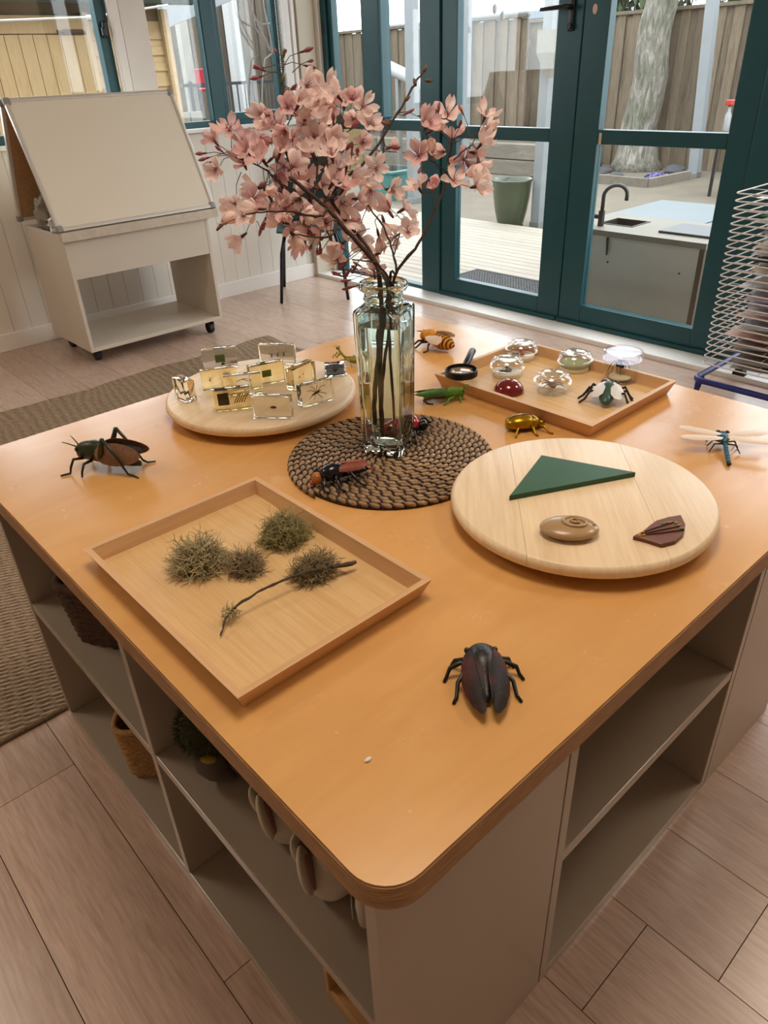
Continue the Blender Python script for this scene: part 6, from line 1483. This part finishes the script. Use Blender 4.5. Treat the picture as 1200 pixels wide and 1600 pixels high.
part('beak', MB().loft(rings), M_BEAK, pl, True)
M_MOUSE = plain('cream_plush', '#c2b4a2', .95, var=.08, vscale=20, bump=.2, bscale=300); M_EARP = plain('dusty_pink_felt', '#9d7469', .9)
def mouse(label, loc, rz, s):
    t = thing('plush_mouse', label, 'soft toy', loc, rz)
    def fnb(d): return 1+.08*noise.noise(d*1.6)
    part('body', MB().ell((0, 0, .050*s), (.040*s, .036*s, .0495*s), Matrix.Rotation(.25, 3, 'Y'), 24, 16, fnb), M_MOUSE, t, True)
    part('snout', MB().loft([[Vector((x*s, r*math.cos(q)*s, (z+r*math.sin(q))*s)) for q in [2*PI*j/14 for j in range(14)]] for x, z, r in ((.012, .050, .032), (.030, .040, .024), (.044, .033, .014), (.051, .030, .005))]), M_MOUSE, t, True)
    for sy in (-1, 1):
        R_ = Matrix.Rotation(sy*.35, 3, 'X') @ Matrix.Rotation(-.25, 3, 'Y')
        e = part('ear', MB().ell((-.040*s+(.012*s if sy < 0 else 0), sy*.016*s-.010*s, .082*s), (.008*s, .021*s, .036*s), R_, 16, 10), M_MOUSE, t, True)
        part('ear_lining', MB().ell((-.034*s+(.012*s if sy < 0 else 0), sy*.016*s-.011*s, .081*s), (.0055*s, .014*s, .027*s), R_, 14, 8), M_EARP, e, True)
        for k in range(3): part('whisker', MB().tube([(.030*s, sy*.022*s, (.036+.004*k)*s), (.036*s, sy*.05*s, (.020+.012*k)*s)], .0005, 4), plain('whisker_thread', '#e6e0d6', .6), t)
    part('tail', MB().tube([(-.035*s, .01*s, .012*s), (-.05*s, .04*s, .010*s), (-.03*s, .075*s, .008*s)], [.006*s, .005*s, .003*s], 8), M_MOUSE, t, True)
    return t
mouse('cream plush mouse with pink lined ears at the front of the shelf', (.092, .217, .3425), math.radians(-49), .93)
mouse('cream plush mouse sitting further back beside the other mouse', (.100, .322, .3425), math.radians(-40), .93)
pe_ = on_z(573, 1440, .36)
tf = MB().tube([(.0, .0, .10), (.0, .0, .05), (0, 0, .014), (0, 0, .002)], [.008, .011, .009, .002], 10)
solo('felt_paw', tf, M_MOUSE, 'narrow cream felt puppet sleeve hanging beside the end panel', 'soft toy', loc=(.090, .150, .3425), smooth=True)
# ---- wooden dowel rack on the bottom shelf
M_DOW = plain('pale_dowel', '#b98f5c', .6, var=.15, vscale=30)
dr = thing('dowel_rack', 'wooden frame with upright dowels on the bottom shelf', 'rack', (.105, .165, .0225))
part('base_rail', MB().cbox((0, 0, .012), (.05, .17, .024), .004), M_DOW, dr); part('top_rail', MB().cbox((0, 0, .22), (.03, .17, .02), .004), M_DOW, dr)
for k in range(5): part('dowel', MB().cyl((0, -.07+.035*k, .024), (0, -.07+.035*k, .21), .008, n=10), M_DOW, dr, 40)
for sy in (-1, 1): part('end_board', MB().cbox((.0, sy*.088, .125), (.05, .010, .25), .003), M_DOW, dr)

# ---- small things on windows and doors
def chain(px, y0, label):
    a = on_y(px, -40, Y1-.03); t = thing('blind_chain', label, 'chain', (a.x, Y1-.03, 1.0)); zb = on_y(px+6, y0, Y1-.03).z-1.0
    m = MB(); z = 1.06
    while z > zb: m.ell((-.012, 0, z), (.0042, .0042, .0042), None, 6, 4).ell((.018, 0, z), (.0042, .0042, .0042), None, 6, 4); z -= .0105
    for i in range(9): q = PI+PI*i/8; m.ell((.003+.015*math.cos(q), 0, zb+.015*math.sin(q)), (.0042, .0042, .0042), None, 6, 4)
    part('beads', m, plain('white_bead', '#dfe3e2', .4), t, True)['kind'] = 'stuff'; part('chain_bracket', MB().cbox((.003, .012, 1.07), (.05, .03, .03), .004), M_TRIM, t)
chain(428, 112, 'white bead chain of the roller blind by the window corner')
cabs = thing('hanging_cables', 'grey white cables hanging in loops beside the window', 'cable', (2.80, Y1-.035, 1.0))
M_CAB = plain('grey_cable', '#b9b3b3', .5)
def CP(px, py): q = on_y(px, py, Y1-.035); return (q.x-2.80, 0, q.z-1.0)
for k, pts in enumerate(([(386, -40), (392, 10), (400, 45), (424, 82)], [(394, -40), (396, 20), (410, 50), (425, 80)], [(410, -40), (414, 10), (424, 60), (428, 85)], [(426, 84), (416, 92), (412, 120), (411, 160), (414, 190)], [(400, 30), (412, 38), (424, 36)])):
    part('cable', MB().tube([(CP(*q)[0], .004*k, CP(*q)[2]) for q in pts], .0045, 7), M_CAB, cabs, True)
mg_ = on_x(929, 14, X1)
wm_ = thing('door_sticker', 'pink teardrop sticker on the dark door stile', 'sticker', (X1+.0045, mg_.y, mg_.z))
part('disc', MB().ell((0, 0, 0), (.0025, .013, .020), None, 16, 10), plain('pale_pink_plastic', '#d8b3a4', .4), wm_, True)
tp_ = on_x(937, 217, X1)
solo('tape_strip', MB().cbox((0, 0, 0), (.002, .014, .05), .0005), plain('cream_tape', '#c9b49a', .6), 'short cream tape strip on the glazed door rail', 'tape', loc=(X1+.0035, tp_.y, tp_.z))
for k, (px, py, lab) in enumerate(((773, 14, 'grey pine cone ornament hanging outside the glazed door, upper'), (785, 25, 'grey pine cone ornament hanging outside the glazed door, lower'))):
    q = on_x(px, py, X1+.12); t = thing('cone_ornament', lab, 'ornament', tuple(q))
    part('cone', MB().ell((0, 0, 0), (.012, .012, .022), None, 14, 12, lambda d: 1+.18*math.sin(d.z*22)*math.cos(6*math.atan2(d.y, d.x))), plain('grey_cone', '#8c8479', .8), t, True); part('string', MB().cyl((0, 0, .02), (0, 0, 2.06-q.z), .0006, n=4), M_WIRE, t)
# wood dust specks on the table
for k, (px, py, r, lab) in enumerate(((575, 1188, .003, 'tiny white crumb on the tabletop near its corner'), (600, 772+0, .0, ''))):
    if r: q = on_z(px, py, HT); solo('crumb', MB().ell((0, 0, r*.4), (r*1.5, r*.8, r*.4), None, 8, 5), M_PAPERW, lab, 'crumb', loc=(q.x, q.y, HT), smooth=True)
